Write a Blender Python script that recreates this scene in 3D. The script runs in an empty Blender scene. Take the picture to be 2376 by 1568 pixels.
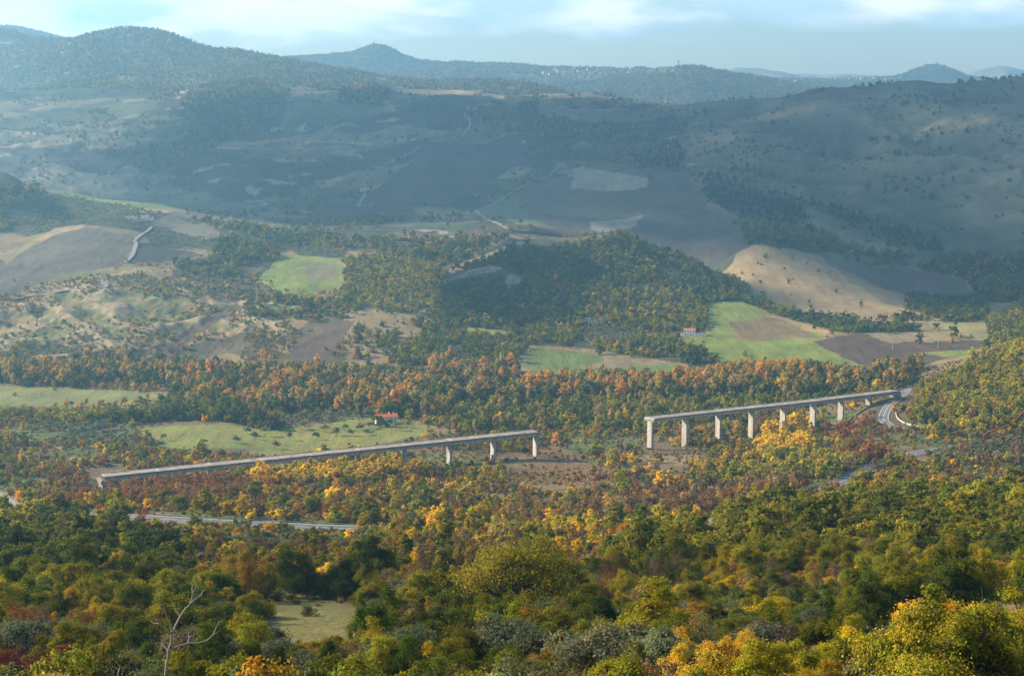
import bpy, math, random, time
import numpy as np
from mathutils import Vector, Matrix
T0 = time.time()
S = bpy.context.scene
C = S.collection
R = math.radians

# ------------------------------------------------------------------ camera, world, sun, exposure
PITCH = R(8.13)
cam_d = bpy.data.cameras.new("camera")
cam_d.sensor_width = 36.0
cam_d.lens = 52.73
cam_d.clip_start = 0.5
cam_d.clip_end = 60000
cam = bpy.data.objects.new("camera", cam_d)
C.objects.link(cam)
cam.location = (0, 0, 0)
cam.rotation_euler = (R(90) - PITCH, 0, 0)
S.camera = cam

SUN_AZ = R(-76)      # measured from the view direction (+y), negative = towards -x
SUN_EL = R(29)
SUN_DIR = Vector((math.sin(SUN_AZ) * math.cos(SUN_EL), math.cos(SUN_AZ) * math.cos(SUN_EL), math.sin(SUN_EL)))
sun_d = bpy.data.lights.new("sun", 'SUN')
sun_d.energy = 5.0
sun_d.angle = R(0.55)
sun_d.color = (1.0, 0.83, 0.62)
sun = bpy.data.objects.new("sun", sun_d)
C.objects.link(sun)
sun.rotation_euler = SUN_DIR.to_track_quat('Z', 'Y').to_euler()

world = bpy.data.worlds.new("World")
S.world = world
world.use_nodes = True
SKY_STRENGTH = 0.085
HAZE_DENSITY = 0.000115
HAZE_COLOR = (0.31, 0.68, 1.0)
HAZE_G = 0.45

S.view_settings.view_transform = 'Standard'
S.view_settings.look = 'None'
S.view_settings.gamma = 1.0
S.view_settings.exposure = 1.5
S.render.engine = 'CYCLES'
cy = S.cycles
cy.max_bounces = 4
cy.diffuse_bounces = 2
cy.glossy_bounces = 1
cy.transmission_bounces = 2
cy.transparent_max_bounces = 4
cy.volume_bounces = 0
cy.use_adaptive_sampling = False
cy.adaptive_threshold = 0.015
cy.use_denoising = True
cy.denoiser = 'OPENIMAGEDENOISE'
cy.denoising_input_passes = 'RGB_ALBEDO_NORMAL'
cy.denoising_prefilter = 'ACCURATE'
cy.sample_clamp_indirect = 6
cy.caustics_reflective = False
cy.caustics_refractive = False


def build_world():
    nt = world.node_tree
    nt.nodes.clear()
    N, L = nt.nodes.new, nt.links.new
    out = N('ShaderNodeOutputWorld')
    bg = N('ShaderNodeBackground')
    bg.inputs['Strength'].default_value = SKY_STRENGTH
    sky = N('ShaderNodeTexSky')
    sky.sky_type = 'NISHITA'
    sky.sun_disc = False
    sky.sun_elevation = SUN_EL
    sky.sun_rotation = SUN_AZ
    sky.air_density = 1.2
    sky.dust_density = 1.6
    sky.altitude = 400
    tc = N('ShaderNodeTexCoord')
    mp = N('ShaderNodeMapping')
    mp.inputs['Scale'].default_value = (1.0, 1.0, 3.6)
    L(tc.outputs['Generated'], mp.inputs['Vector'])
    n1 = N('ShaderNodeTexNoise')
    n1.inputs['Scale'].default_value = 9.0
    n1.inputs['Detail'].default_value = 9
    n1.inputs['Roughness'].default_value = 0.52
    n1.inputs['Distortion'].default_value = 0.35
    L(mp.outputs['Vector'], n1.inputs['Vector'])
    sep = N('ShaderNodeSeparateXYZ')
    L(tc.outputs['Generated'], sep.inputs['Vector'])
    # cloud deck: begins a little above the horizon, thicker to the sun's side
    hz = N('ShaderNodeMapRange')
    hz.interpolation_type = 'SMOOTHSTEP'
    hz.inputs['From Min'].default_value = 0.042
    hz.inputs['From Max'].default_value = 0.068
    hz.inputs['To Min'].default_value = -0.42
    hz.inputs['To Max'].default_value = 0.05
    L(sep.outputs['Z'], hz.inputs['Value'])
    add = N('ShaderNodeMath'); add.operation = 'ADD'
    L(n1.outputs['Fac'], add.inputs[0]); L(hz.outputs['Result'], add.inputs[1])
    lft = N('ShaderNodeMapRange')
    lft.inputs['From Min'].default_value = -0.05
    lft.inputs['From Max'].default_value = -0.32
    lft.inputs['To Min'].default_value = 0.0
    lft.inputs['To Max'].default_value = 0.30
    L(sep.outputs['X'], lft.inputs['Value'])
    add2 = N('ShaderNodeMath'); add2.operation = 'ADD'
    L(add.outputs[0], add2.inputs[0]); L(lft.outputs['Result'], add2.inputs[1])
    cr = N('ShaderNodeMapRange')
    cr.interpolation_type = 'SMOOTHSTEP'
    cr.inputs['From Min'].default_value = 0.35
    cr.inputs['From Max'].default_value = 0.60
    L(add2.outputs[0], cr.inputs['Value'])
    # cloud brightness varies between grey-blue bases and white tops
    n2 = N('ShaderNodeTexNoise')
    n2.inputs['Scale'].default_value = 11.0
    n2.inputs['Detail'].default_value = 6
    mp2 = N('ShaderNodeMapping')
    mp2.inputs['Location'].default_value = (3.1, 1.7, 0.4)
    mp2.inputs['Scale'].default_value = (1.0, 1.0, 3.0)
    L(tc.outputs['Generated'], mp2.inputs['Vector'])
    L(mp2.outputs['Vector'], n2.inputs['Vector'])
    ramp = N('ShaderNodeMixRGB')
    ramp.inputs['Color1'].default_value = (4.8, 5.8, 6.4, 1)
    ramp.inputs['Color2'].default_value = (9.4, 8.9, 8.2, 1)
    cr2 = N('ShaderNodeMapRange')
    cr2.inputs['From Min'].default_value = 0.42
    cr2.inputs['From Max'].default_value = 0.60
    L(n2.outputs['Fac'], cr2.inputs['Value'])
    L(cr2.outputs['Result'], ramp.inputs['Fac'])
    band = N('ShaderNodeMapRange'); band.interpolation_type = 'SMOOTHSTEP'
    band.inputs['From Min'].default_value = 0.22
    band.inputs['From Max'].default_value = 0.13
    L(sep.outputs['Z'], band.inputs['Value'])
    bm_ = N('ShaderNodeMath'); bm_.operation = 'MULTIPLY'
    L(cr.outputs['Result'], bm_.inputs[0]); L(band.outputs['Result'], bm_.inputs[1])
    mix = N('ShaderNodeMixRGB')
    L(bm_.outputs[0], mix.inputs['Fac'])
    L(sky.outputs['Color'], mix.inputs['Color1'])
    L(ramp.outputs['Color'], mix.inputs['Color2'])
    L(mix.outputs['Color'], bg.inputs['Color'])
    L(bg.outputs['Background'], out.inputs['Surface'])


build_world()

# ------------------------------------------------------------------ picture <-> place
# (u, v) are measured on a 2376 x 1568 view of the photograph; Y is metres straight ahead
FPX, CU, CV = 3480.5, 1188.0, 784.0
SP, CP = math.sin(PITCH), math.cos(PITCH)


def unproj(u, v, Y):
    x = (u - CU) / FPX; q = (CV - v) / FPX
    dy = CP + q * SP; dz = -SP + q * CP
    return np.array((x / dy * Y, Y, dz / dy * Y))


def proj(x, y, z):
    dep = y * CP - z * SP
    q = (y * SP + z * CP) / dep
    return CU + FPX * x / dep, CV - FPX * q, dep


def in_poly(u, v, poly):
    r = np.zeros(np.shape(u), bool)
    n = len(poly)
    for i in range(n):
        x0, y0 = poly[i]; x1, y1 = poly[(i + 1) % n]
        if y0 == y1:
            continue
        c = (y0 > v) != (y1 > v)
        r ^= c & (u < (x1 - x0) * (v - y0) / (y1 - y0) + x0)
    return r


_tab = np.random.RandomState(7).rand(256, 256).astype(np.float32)


def vnoise(x, y):
    xi = np.floor(x); yi = np.floor(y)
    fx = (x - xi).astype(np.float32); fy = (y - yi).astype(np.float32)
    fx = fx * fx * (3 - 2 * fx); fy = fy * fy * (3 - 2 * fy)
    a = xi.astype(np.int64) & 255; b = yi.astype(np.int64) & 255
    a1 = (a + 1) & 255; b1 = (b + 1) & 255
    return (_tab[a, b] * (1 - fx) + _tab[a1, b] * fx) * (1 - fy) + (_tab[a, b1] * (1 - fx) + _tab[a1, b1] * fx) * fy


def fbm(x, y, s, o=4, off=0.0):
    r = 0; a = 1.0; t = 0
    x = x / s + off; y = y / s + off * 1.7
    for i in range(o):
        r = r + a * vnoise(x, y); t += a
        a *= 0.5
        x, y = x * 1.97 + y * 0.31 + 11.3, y * 1.97 - x * 0.31 + 5.7
    return r / t


def ridged(x, y, s, o=4, off=0.0):
    r = 0; a = 1.0; t = 0
    x = x / s + off; y = y / s + off
    for i in range(o):
        r = r + a * (1 - np.abs(2 * vnoise(x, y) - 1)); t += a
        a *= 0.5
        x, y = x * 1.93 + y * 0.41 + 3.3, y * 1.93 - x * 0.41 + 8.7
    return r / t


# ------------------------------------------------------------------ terrain control points (u, v, Y)
CTRL = [
    # near hillside
    (400, 1568, 150), (800, 1568, 142), (1188, 1568, 135), (1600, 1568, 120), (2000, 1568, 100), (2376, 1568, 80), (0, 1568, 150),
    (700, 1485, 200), (740, 1440, 232), (700, 1398, 285), (1210, 1450, 212), (1600, 1480, 180), (1850, 1440, 195), (2200, 1400, 190), (2376, 1400, 165),
    (2200, 1345, 270), (0, 1450, 215), (300, 1400, 270), (1000, 1400, 290), (1400, 1380, 300), (1800, 1340, 320),
    (0, 1300, 430), (400, 1310, 420), (800, 1310, 430), (1200, 1310, 420), (1600, 1300, 400), (1900, 1260, 420), (2376, 1250, 400),
    (1800, 1210, 500), (2100, 1180, 520), (2376, 1165, 520), (1640, 1250, 480),
    # highway bench
    (0, 1215, 640), (370, 1202, 655), (600, 1215, 650), (820, 1226, 640), (1200, 1230, 640), (1640, 1214, 684), (1950, 1118, 850), (2060, 1068, 955),
    (2050, 968, 1163), (2110, 902, 1288),
    (2376, 1120, 800), (2300, 1050, 960), (2300, 1000, 1050), (2200, 960, 1160),
    # ground by the viaducts
    (0, 1170, 800), (300, 1152, 858), (235, 1140, 905), (700, 1132, 900), (942, 1092, 985), (1238, 1058, 1045), (1300, 1105, 975), (1700, 1125, 880),
    (1400, 1060, 1065), (1510, 1046, 1098), (1740, 1028, 1150), (1890, 1000, 1190), (1800, 1060, 1050), (2020, 945, 1240),
    (0, 1050, 1080), (200, 1000, 1190), (600, 1030, 1140), (760, 1048, 1105), (500, 985, 1215), (900, 985, 1215), (1300, 1000, 1200), (1600, 990, 1215), (1800, 960, 1275),
    # right wooded spur
    (2376, 815, 1340), (2250, 875, 1320), (2376, 900, 1200), (2180, 880, 1360), (2290, 830, 1430),
    # river flat
    (0, 940, 1340), (200, 905, 1435), (390, 920, 1390), (500, 950, 1320), (800, 930, 1365), (1100, 920, 1390), (1500, 900, 1425), (1700, 885, 1470), (2000, 870, 1490),
    # beyond river
    (0, 850, 1560), (300, 850, 1560), (600, 855, 1550), (900, 850, 1560), (1300, 832, 1600), (1500, 862, 1522), (1700, 845, 1560), (2100, 850, 1530), (2000, 800, 1650), (2290, 795, 1660),
    (200, 800, 1680), (600, 800, 1680), (850, 765, 1735), (1050, 780, 1700), (1250, 775, 1730), (1400, 775, 1735), (1605, 778, 1735), (1800, 760, 1800), (2100, 770, 1780), (2300, 760, 1800),
    (300, 750, 1790), (100, 695, 1900), (550, 700, 1930), (300, 650, 1990), (700, 680, 1970), (700, 640, 2080), (900, 680, 1940), (900, 640, 2040), (700, 590, 2250),
    (0, 620, 2060), (100, 570, 2180), (200, 528, 2270), (300, 560, 2210), (300, 600, 2110), (400, 575, 2250), (500, 560, 2290), (870, 560, 2350), (1000, 570, 2330), (1100, 600, 2230), (1180, 542, 2450), (600, 525, 2560),
    # wooded hill
    (1050, 655, 1985), (1010, 725, 1830), (1200, 590, 2075), (1200, 680, 1930), (1300, 578, 2110), (1430, 560, 2150), (1430, 650, 2020), (1430, 755, 1800), (1600, 610, 2140), (1600, 700, 1960), (1640, 765, 1790),
    (1750, 680, 2080), (1700, 710, 1950), (1850, 730, 1960), (1640, 690, 2010),
    # straw hill and valley behind the wooded hill
    (1760, 568, 2350), (1700, 640, 2250), (1900, 605, 2320), (2000, 670, 2150), (2150, 745, 1860), (1900, 700, 2040), (2100, 650, 2340), (2250, 670, 2250), (2376, 700, 2100), (2376, 620, 2250), (2200, 600, 2400),
    # big bare slope
    (1100, 490, 2960), (1300, 480, 2950), (1500, 500, 2800), (1650, 530, 2650), (1430, 545, 2560), (1300, 400, 3400), (1000, 400, 3400), (1100, 300, 4000), (800, 300, 4050), (1450, 300, 3900), (1500, 400, 3250), (1250, 540, 2480),
    (700, 480, 3150), (800, 500, 2950), (950, 510, 2800), (450, 400, 3500), (300, 445, 3350), (550, 460, 3250), (650, 380, 3600), (600, 300, 4100),
    (1700, 470, 2850), (1700, 420, 3080), (1900, 400, 3150), (1850, 460, 2900), (2000, 480, 2800), (2200, 500, 2720), (2376, 400, 3000), (2376, 500, 2600), (2000, 560, 2550), (2000, 300, 3550), (1700, 300, 3750), (2200, 300, 3450), (2376, 280, 3450),
    # crest
    (0, 210, 5000), (200, 215, 4900), (450, 200, 4800), (600, 193, 4700), (850, 200, 4650), (1000, 207, 4600), (1100, 212, 4600), (1350, 217, 4500), (1560, 238, 4300), (1700, 233, 4200), (1900, 206, 4000), (2100, 191, 3900), (2376, 177, 3800),
    # left spurs
    (130, 440, 2700), (300, 468, 2650), (400, 490, 2560), (0, 388, 2500), (80, 438, 2560), (150, 512, 2450), (0, 520, 2350), (0, 460, 2480), (60, 430, 2620),
    (0, 400, 3500), (0, 300, 4150), (200, 300, 4150), (200, 390, 3600), (400, 300, 4150),
    # far left hill
    (0, 150, 5900), (100, 150, 5800), (200, 170, 5400), (500, 180, 5300), (300, 110, 6200), (300, 71, 6500), (230, 80, 6500), (390, 80, 6450), (100, 103, 6700), (0, 73, 7100), (450, 112, 6350), (550, 126, 6250), (650, 138, 6150), (800, 168, 5950), (900, 192, 5750),
    (600, 170, 5500), (750, 190, 5350), (180, 95, 6550),
    (1050, 200, 5500), (1250, 208, 5500), (1150, 196, 5800),
]
# points nobody sees from here: (u, Y, z)
HID = [
    (u, 3020, z) for u, z in ((-60, -160), (130, -178), (300, -182), (420, -180))
] + [(u, 2480, z) for u, z in ((1400, -205), (1600, -215))] + [(u, 2330, -226) for u in (1250, 1430)] + [(1560, 2320, -228), (1650, 2230, -236)] + [
    (u, Y, z) for u, Y, z in (
        (0, 5300, 60), (450, 5050, 95), (850, 5000, 70), (1100, 5050, 70), (1350, 5000, 55), (1560, 4900, 10), (1700, 4800, 0), (1900, 4700, 10), (2100, 4600, 0), (2376, 4500, 0),
        (0, 7600, 250), (300, 7600, 200), (600, 7400, 150), (900, 7200, 150), (1050, 6600, 120), (1250, 6600, 100), (1500, 6000, 30), (1750, 6000, 30), (2000, 6200, 60), (2300, 6200, 60),
        (1640, 600, -160), (2000, 700, -182), (2376, 680, -170), (1800, 640, -172),
        (0, 40, -17), (1188, 40, -17), (2376, 40, -16), (0, 10, -4.5), (1188, 10, -4.5), (2376, 10, -4.5), (1188, 90, -35.5), (0, 90, -35), (2000, 60, -24.5), (2376, 60, -24.5),
    )]
FAR = [
    (700, 132, 9000), (790, 130, 9000), (840, 118, 9000), (876, 108, 9000), (915, 120, 9000), (950, 136, 8950), (1050, 149, 8900), (1200, 157, 8800), (1300, 162, 8500), (1400, 166, 8300), (1500, 166, 8200),
    (1000, 180, 7800), (1250, 190, 7600), (850, 165, 8300),
    (1590, 153, 7200), (1540, 162, 7200), (1500, 176, 7150), (1640, 160, 7200), (1700, 174, 7200), (1780, 192, 7250), (1850, 207, 7200), (1600, 200, 6600), (1430, 195, 7000),
    (1900, 187, 9500), (2000, 184, 9500), (2080, 180, 9500), (2165, 154, 9500), (2125, 166, 9500), (2205, 162, 9500), (2240, 180, 9500), (2376, 190, 9500), (1950, 205, 8500), (2200, 200, 8600), (0, 60, 9500), (400, 100, 9500),
]
pts = [unproj(*c) for c in CTRL] + [unproj(*c) for c in FAR]
for u, Y, z in HID:
    pts.append(np.array(((u - CU) / FPX * Y * 1.0, Y, z)))
for az in (-0.40, -0.2, 0, 0.2, 0.40):
    for r, z in ((10800, 100), (12500, 60)):
        pts.append(np.array((r * math.sin(az), r * math.cos(az), z)))
pts = np.array(pts)
th = np.arctan2(pts[:, 0], pts[:, 1]); rr = np.hypot(pts[:, 0], pts[:, 1]); tt = pts[:, 2] / rr
gm = np.abs(th) > 0.27
th = np.concatenate([th, th[gm] + np.sign(th[gm]) * 0.22]); rr = np.concatenate([rr, rr[gm]]); tt = np.concatenate([tt, tt[gm]])
KT = 2.2
PX, PY = th * KT, np.log(rr)


def phi(d2):
    return np.sqrt(d2 + 0.0007)


A = phi((PX[:, None] - PX[None]) ** 2 + (PY[:, None] - PY[None]) ** 2)
n = len(PX)
M = np.zeros((n + 3, n + 3)); M[:n, :n] = A - np.eye(n) * 0.003
M[:n, n] = 1; M[:n, n + 1] = PX; M[:n, n + 2] = PY; M[n:, :n] = M[:n, n:].T
wts = np.linalg.solve(M, np.concatenate([tt, np.zeros(3)]))

NT, NR = 980, 1120
TH = np.linspace(-0.44, 0.44, NT)
LR = np.linspace(math.log(8), math.log(12500), NR)
# more rows where the picture needs them
_s = np.linspace(0, 1, NR)
_keys = np.array([(0, 8), (0.02, 60), (0.22, 420), (0.52, 1500), (0.80, 3200), (0.92, 5200), (1.0, 12500)])
LR = np.interp(_s, _keys[:, 0], np.log(_keys[:, 1]))
gT, gL = np.meshgrid(TH, LR)
Z = np.empty(gT.shape)
for i in range(0, NR, 40):
    a = gT[i:i + 40].ravel() * KT; b = gL[i:i + 40].ravel()
    K = phi((a[:, None] - PX[None]) ** 2 + (b[:, None] - PY[None]) ** 2)
    Z[i:i + 40] = (K @ wts[:n] + wts[n] + wts[n + 1] * a + wts[n + 2] * b).reshape(-1, NT)
gR = np.exp(gL)
Z *= gR
GX = gR * np.sin(gT); GY = gR * np.cos(gT)
gu, gv, _ = proj(GX, GY, Z)
# relief: soft undulation everywhere, gullies on the clay slopes
amp = np.clip(gR * 0.0022, 0.25, 9.0)
Z += (fbm(GX, GY, 90, 3) - 0.5) * amp * 2.0
gul = np.zeros_like(Z)


def soft_band(x, a, b, w):
    return np.clip((x - a) / w, 0, 1) * np.clip((b - x) / w, 0, 1)


wx = GX + (fbm(GX, GY, 300, 2, 3.1) - .5) * 260; wy = GY + (fbm(GX, GY, 300, 2, 9.1) - .5) * 260
rg = ridged(wx * 1.5 + wy * 0.7, wy * 0.62 - wx * 0.25, 330, 4, 2.0)
gw = soft_band(gR, 2500, 3950, 450) * np.clip((gu - 1480) / 300, 0, 1)
rgs = ridged(wx * 1.2 + wy * 0.9, wy * 0.8 - wx * 0.5, 120, 4, 12.0)
spur = ridged(wx * 1.0 + wy * 0.22, wy * 0.26 - wx * 0.08, 210, 3, 17.0)
Z += ((rg - 0.62) * 70 + (rgs - 0.62) * 24 + (spur - 0.62) * 62) * gw * np.clip((GY - 2350) / 500, 0, 1)
rg2 = ridged(wx, wy * 0.7, 240, 4, 7.0)
gw2 = soft_band(gR, 2900, 4700, 500) * np.clip((1500 - gu) / 200, 0, 1)
Z += ((rg2 - 0.62) * 40 + (rgs - 0.62) * 14) * gw2
rg3 = ridged(GX * 1.2 + GY * 0.6, GY * 0.8 - GX * 0.6, 95, 4, 5.0)
gw3 = soft_band(gR, 1600, 2080, 90) * np.clip((760 - gu) / 120, 0, 1)
Z += (rg3 - 0.6) * 26 * gw3
gw4 = soft_band(gR, 5200, 9800, 500)
Z += (ridged(wx, wy, 700, 4, 1.0) - 0.62) * 70 * gw4

for u_, v_, Y_, hgt, sx, sy in ((876, 108, 9000, 22, 120, 200), (1590, 153, 7200, 10, 230, 260), (2165, 154, 9500, 14, 220, 260), (1440, 556, 2140, 17, 130, 90), (1230, 580, 2090, 12, 80, 70)):
    c_ = unproj(u_, v_, Y_)
    Z += hgt * np.exp(-np.abs((GX - c_[0]) / sx) ** 1.7 - ((GY - c_[1]) / sy) ** 2)

# ------------------------------------------------------------------ roads: world polylines, ground eased to them
def smooth_line(P, step):
    P = np.array(P, float)
    out = []
    Q = np.vstack([2 * P[0] - P[1], P, 2 * P[-1] - P[-2]])
    for i in range(1, len(Q) - 2):
        p0, p1, p2, p3 = Q[i - 1], Q[i], Q[i + 1], Q[i + 2]
        m = max(2, int(np.linalg.norm(p2 - p1) / step))
        for k in range(m):
            t = k / m
            out.append(0.5 * ((2 * p1) + (-p0 + p2) * t + (2 * p0 - 5 * p1 + 4 * p2 - p3) * t * t + (-p0 + 3 * p1 - 3 * p2 + p3) * t ** 3))
    out.append(P[-1])
    return np.array(out)


HW = smooth_line([unproj(*c) for c in ((-150, 1190, 690), (150, 1190, 685), (370, 1203, 655), (600, 1216, 645), (820, 1226, 636), (1050, 1230, 632), (1350, 1228, 648), (1640, 1216, 684), (1830, 1162, 765), (1950, 1118, 850), (2062, 1068, 945), (2160, 1045, 990), (2290, 1030, 1020), (2480, 1022, 1035))], 6)
HW2 = smooth_line([unproj(*c) for c in ((2480, 1000, 1085), (2300, 1004, 1090), (2180, 1004, 1098), (2105, 999, 1112), (2062, 984, 1140), (2050, 966, 1168), (2070, 934, 1228), (2122, 897, 1300), (2200, 880, 1350))], 6)
SIDE = smooth_line([unproj(*c) for c in ((-120, 1105, 935), (-20, 1140, 860), (15, 1160, 815), (40, 1172, 790), (90, 1190, 750))], 6)
UND = smooth_line([unproj(*c) for c in ((560, 1062, 1075), (760, 1058, 1085), (880, 1052, 1095), (1000, 1030, 1140), (1110, 1012, 1180), (1170, 1000, 1200))], 8)


def ease(line, half, blend):
    global Z
    lo = line[:, :2].min(0) - blend - 5; hi = line[:, :2].max(0) + blend + 5
    m = (GX > lo[0]) & (GX < hi[0]) & (GY > lo[1]) & (GY < hi[1])
    idx = np.nonzero(m)
    x = GX[idx]; y = GY[idx]
    best = np.full(x.shape, 1e9); bz = np.zeros(x.shape)
    for a, b in zip(line[:-1], line[1:]):
        d = b[:2] - a[:2]; l2 = d @ d
        t = np.clip(((x - a[0]) * d[0] + (y - a[1]) * d[1]) / l2, 0, 1)
        dd = np.hypot(x - a[0] - t * d[0], y - a[1] - t * d[1])
        k = dd < best
        best[k] = dd[k]; bz[k] = (a[2] + t * (b[2] - a[2]))[k]
    w = np.clip((blend - best) / (blend - half), 0, 1); w = w * w * (3 - 2 * w)
    Z[idx] = Z[idx] * (1 - w) + (bz - 0.25) * w


ease(HW, 9, 34); ease(HW2, 9, 30); ease(SIDE, 6, 20); ease(UND, 6, 20)


def ground(x, y):
    """Height of the ground at world x, y (arrays)."""
    x = np.asarray(x, float); y = np.asarray(y, float)
    t = (np.arctan2(x, y) - TH[0]) / (TH[1] - TH[0])
    l = np.interp(np.log(np.maximum(np.hypot(x, y), 8.0)), LR, np.arange(NR))
    t = np.clip(t, 0, NT - 1.001); l = np.clip(l, 0, NR - 1.001)
    a = t.astype(int); b = l.astype(int); ft = t - a; fl = l - b
    return (Z[b, a] * (1 - ft) + Z[b, a + 1] * ft) * (1 - fl) + (Z[b + 1, a] * (1 - ft) + Z[b + 1, a + 1] * ft) * fl


def hit(u, v, ymin=0.0, ymax=1e9):
    """Where the sight line through (u, v) meets the ground."""
    d = unproj(u, v, 1.0)
    ys = np.exp(np.linspace(math.log(max(ymin, 60)), math.log(min(ymax, 12000)), 2600))
    g = ground(d[0] * ys, ys) - d[2] * ys
    k = np.nonzero(g >= 0)[0]
    y = ys[k[0]] if len(k) else ys[np.argmax(g)]
    return np.array((d[0] * y, y, float(ground(d[0] * y, y))))


print("terrain", time.time() - T0)

# ------------------------------------------------------------------ plant tints, zones and mixes
TINT = {
    'green': (.105, .124, .019), 'olivegreen': (.195, .178, .020), 'yelgreen': (.31, .26, .020), 'yellow': (.62, .41, .022), 'gold': (.37, .235, .028), 'orange': (.48, .25, .055),
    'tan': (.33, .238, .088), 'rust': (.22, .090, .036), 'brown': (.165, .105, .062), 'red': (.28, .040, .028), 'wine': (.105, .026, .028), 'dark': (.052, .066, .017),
    'greyolive': (.145, .150, .092), 'pine': (.020, .040, .022), 'greygreen': (.125, .130, .062), 'scarlet': (.50, .095, .025),
}
WORD = {'green': 'green', 'olivegreen': 'olive-green', 'yelgreen': 'yellow-green', 'yellow': 'bright yellow', 'gold': 'golden', 'orange': 'orange', 'tan': 'tan', 'rust': 'rust-brown', 'brown': 'brown thin-leaved',
        'red': 'red', 'wine': 'dark wine-red', 'dark': 'dark green', 'greyolive': 'grey-green', 'pine': 'dark green', 'greygreen': 'dull grey-green', 'scarlet': 'scarlet'}
KINDS = ['oak', 'poplar', 'olive', 'shrub', 'pine', 'bare']
NOMH = {'oak': 8.6, 'poplar': 18.0, 'olive': 4.6, 'shrub': 2.5, 'pine': 12.0, 'bare': 7.6}
NOMW = {'oak': 8.0, 'poplar': 8.5, 'olive': 5.0, 'shrub': 3.6, 'pine': 5.0, 'bare': 5.6}

# zones: phrase, depth range, outline (ground, 2376 view), density, mix of (kind, tint, weight, smallest, largest scale)
MIXED = [('oak', 'yelgreen', 2.2, .45, .9), ('oak', 'gold', 2.0, .4, .8), ('oak', 'olivegreen', 2.2, .5, 1.0), ('bare', 'brown', 2.6, .6, 1.1), ('bare', 'rust', 1.8, .5, 1.0), ('shrub', 'tan', 2.0, .8, 1.5),
         ('oak', 'yellow', 1.3, .4, .75), ('shrub', 'rust', 1.2, .8, 1.5), ('olive', 'greyolive', 1.0, .7, 1.1), ('oak', 'green', 1.2, .5, .9), ('shrub', 'wine', .45, .8, 1.4), ('oak', 'orange', .5, .35, .6), ('shrub', 'yellow', .7, .8, 1.5)]
OAKWOOD = [('oak', 'olivegreen', 5, .75, 1.15), ('oak', 'yelgreen', 2.4, .65, 1.05), ('oak', 'green', 3.0, .75, 1.2), ('oak', 'gold', .8, .5, .8), ('olive', 'greyolive', .6, .8, 1.2), ('bare', 'brown', .35, .7, 1.0)]
DARKWOOD = [('oak', 'green', 4, .65, 1.2), ('oak', 'dark', 1.2, .7, 1.2), ('oak', 'olivegreen', 4.4, .55, 1.1), ('oak', 'gold', 1.2, .45, .8), ('oak', 'yelgreen', 2.0, .5, .9), ('bare', 'brown', .5, .7, 1.1), ('olive', 'greyolive', 1.0, .8, 1.2)]
RIVER = [('poplar', 'tan', 2.2, .5, 1.1), ('poplar', 'orange', .9, .6, 1.1), ('poplar', 'gold', 1.4, .6, 1.1), ('poplar', 'greygreen', 3.4, .5, 1.0), ('oak', 'green', 2.8, .9, 1.7), ('oak', 'dark', 1.0, .8, 1.3), ('bare', 'brown', 1.2, .9, 1.5), ('poplar', 'olivegreen', 1.4, .5, .8)]
HILLWOOD = [('oak', 'olivegreen', 5.0, .6, .95), ('oak', 'green', 3.0, .6, 1.0), ('oak', 'dark', .8, .6, .95), ('oak', 'yelgreen', 4.2, .55, .9), ('oak', 'orange', .28, .45, .7), ('oak', 'rust', .45, .5, .8), ('oak', 'red', .12, .4, .6)]  # larger yellow-green share puts sunlight on the hill's flank into the tints
SCRUB = [('shrub', 'tan', 3, .7, 1.5), ('shrub', 'brown', 3, .7, 1.5), ('shrub', 'rust', 1.0, .7, 1.3), ('shrub', 'olivegreen', 1.6, .8, 1.8), ('oak', 'olivegreen', .8, .35, .7), ('shrub', 'red', .35, .7, 1.2), ('shrub', 'gold', .6, .7, 1.4), ('bare', 'brown', .7, .5, .8)]
FARWOOD = [('oak', 'green', 4, .8, 1.2), ('oak', 'olivegreen', 3, .8, 1.2), ('oak', 'dark', 2, .8, 1.2), ('oak', 'gold', .6, .7, 1.0), ('oak', 'rust', .6, .7, 1.0)]
OLIVES = [('olive', 'greyolive', 1, .75, 1.15)]
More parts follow.
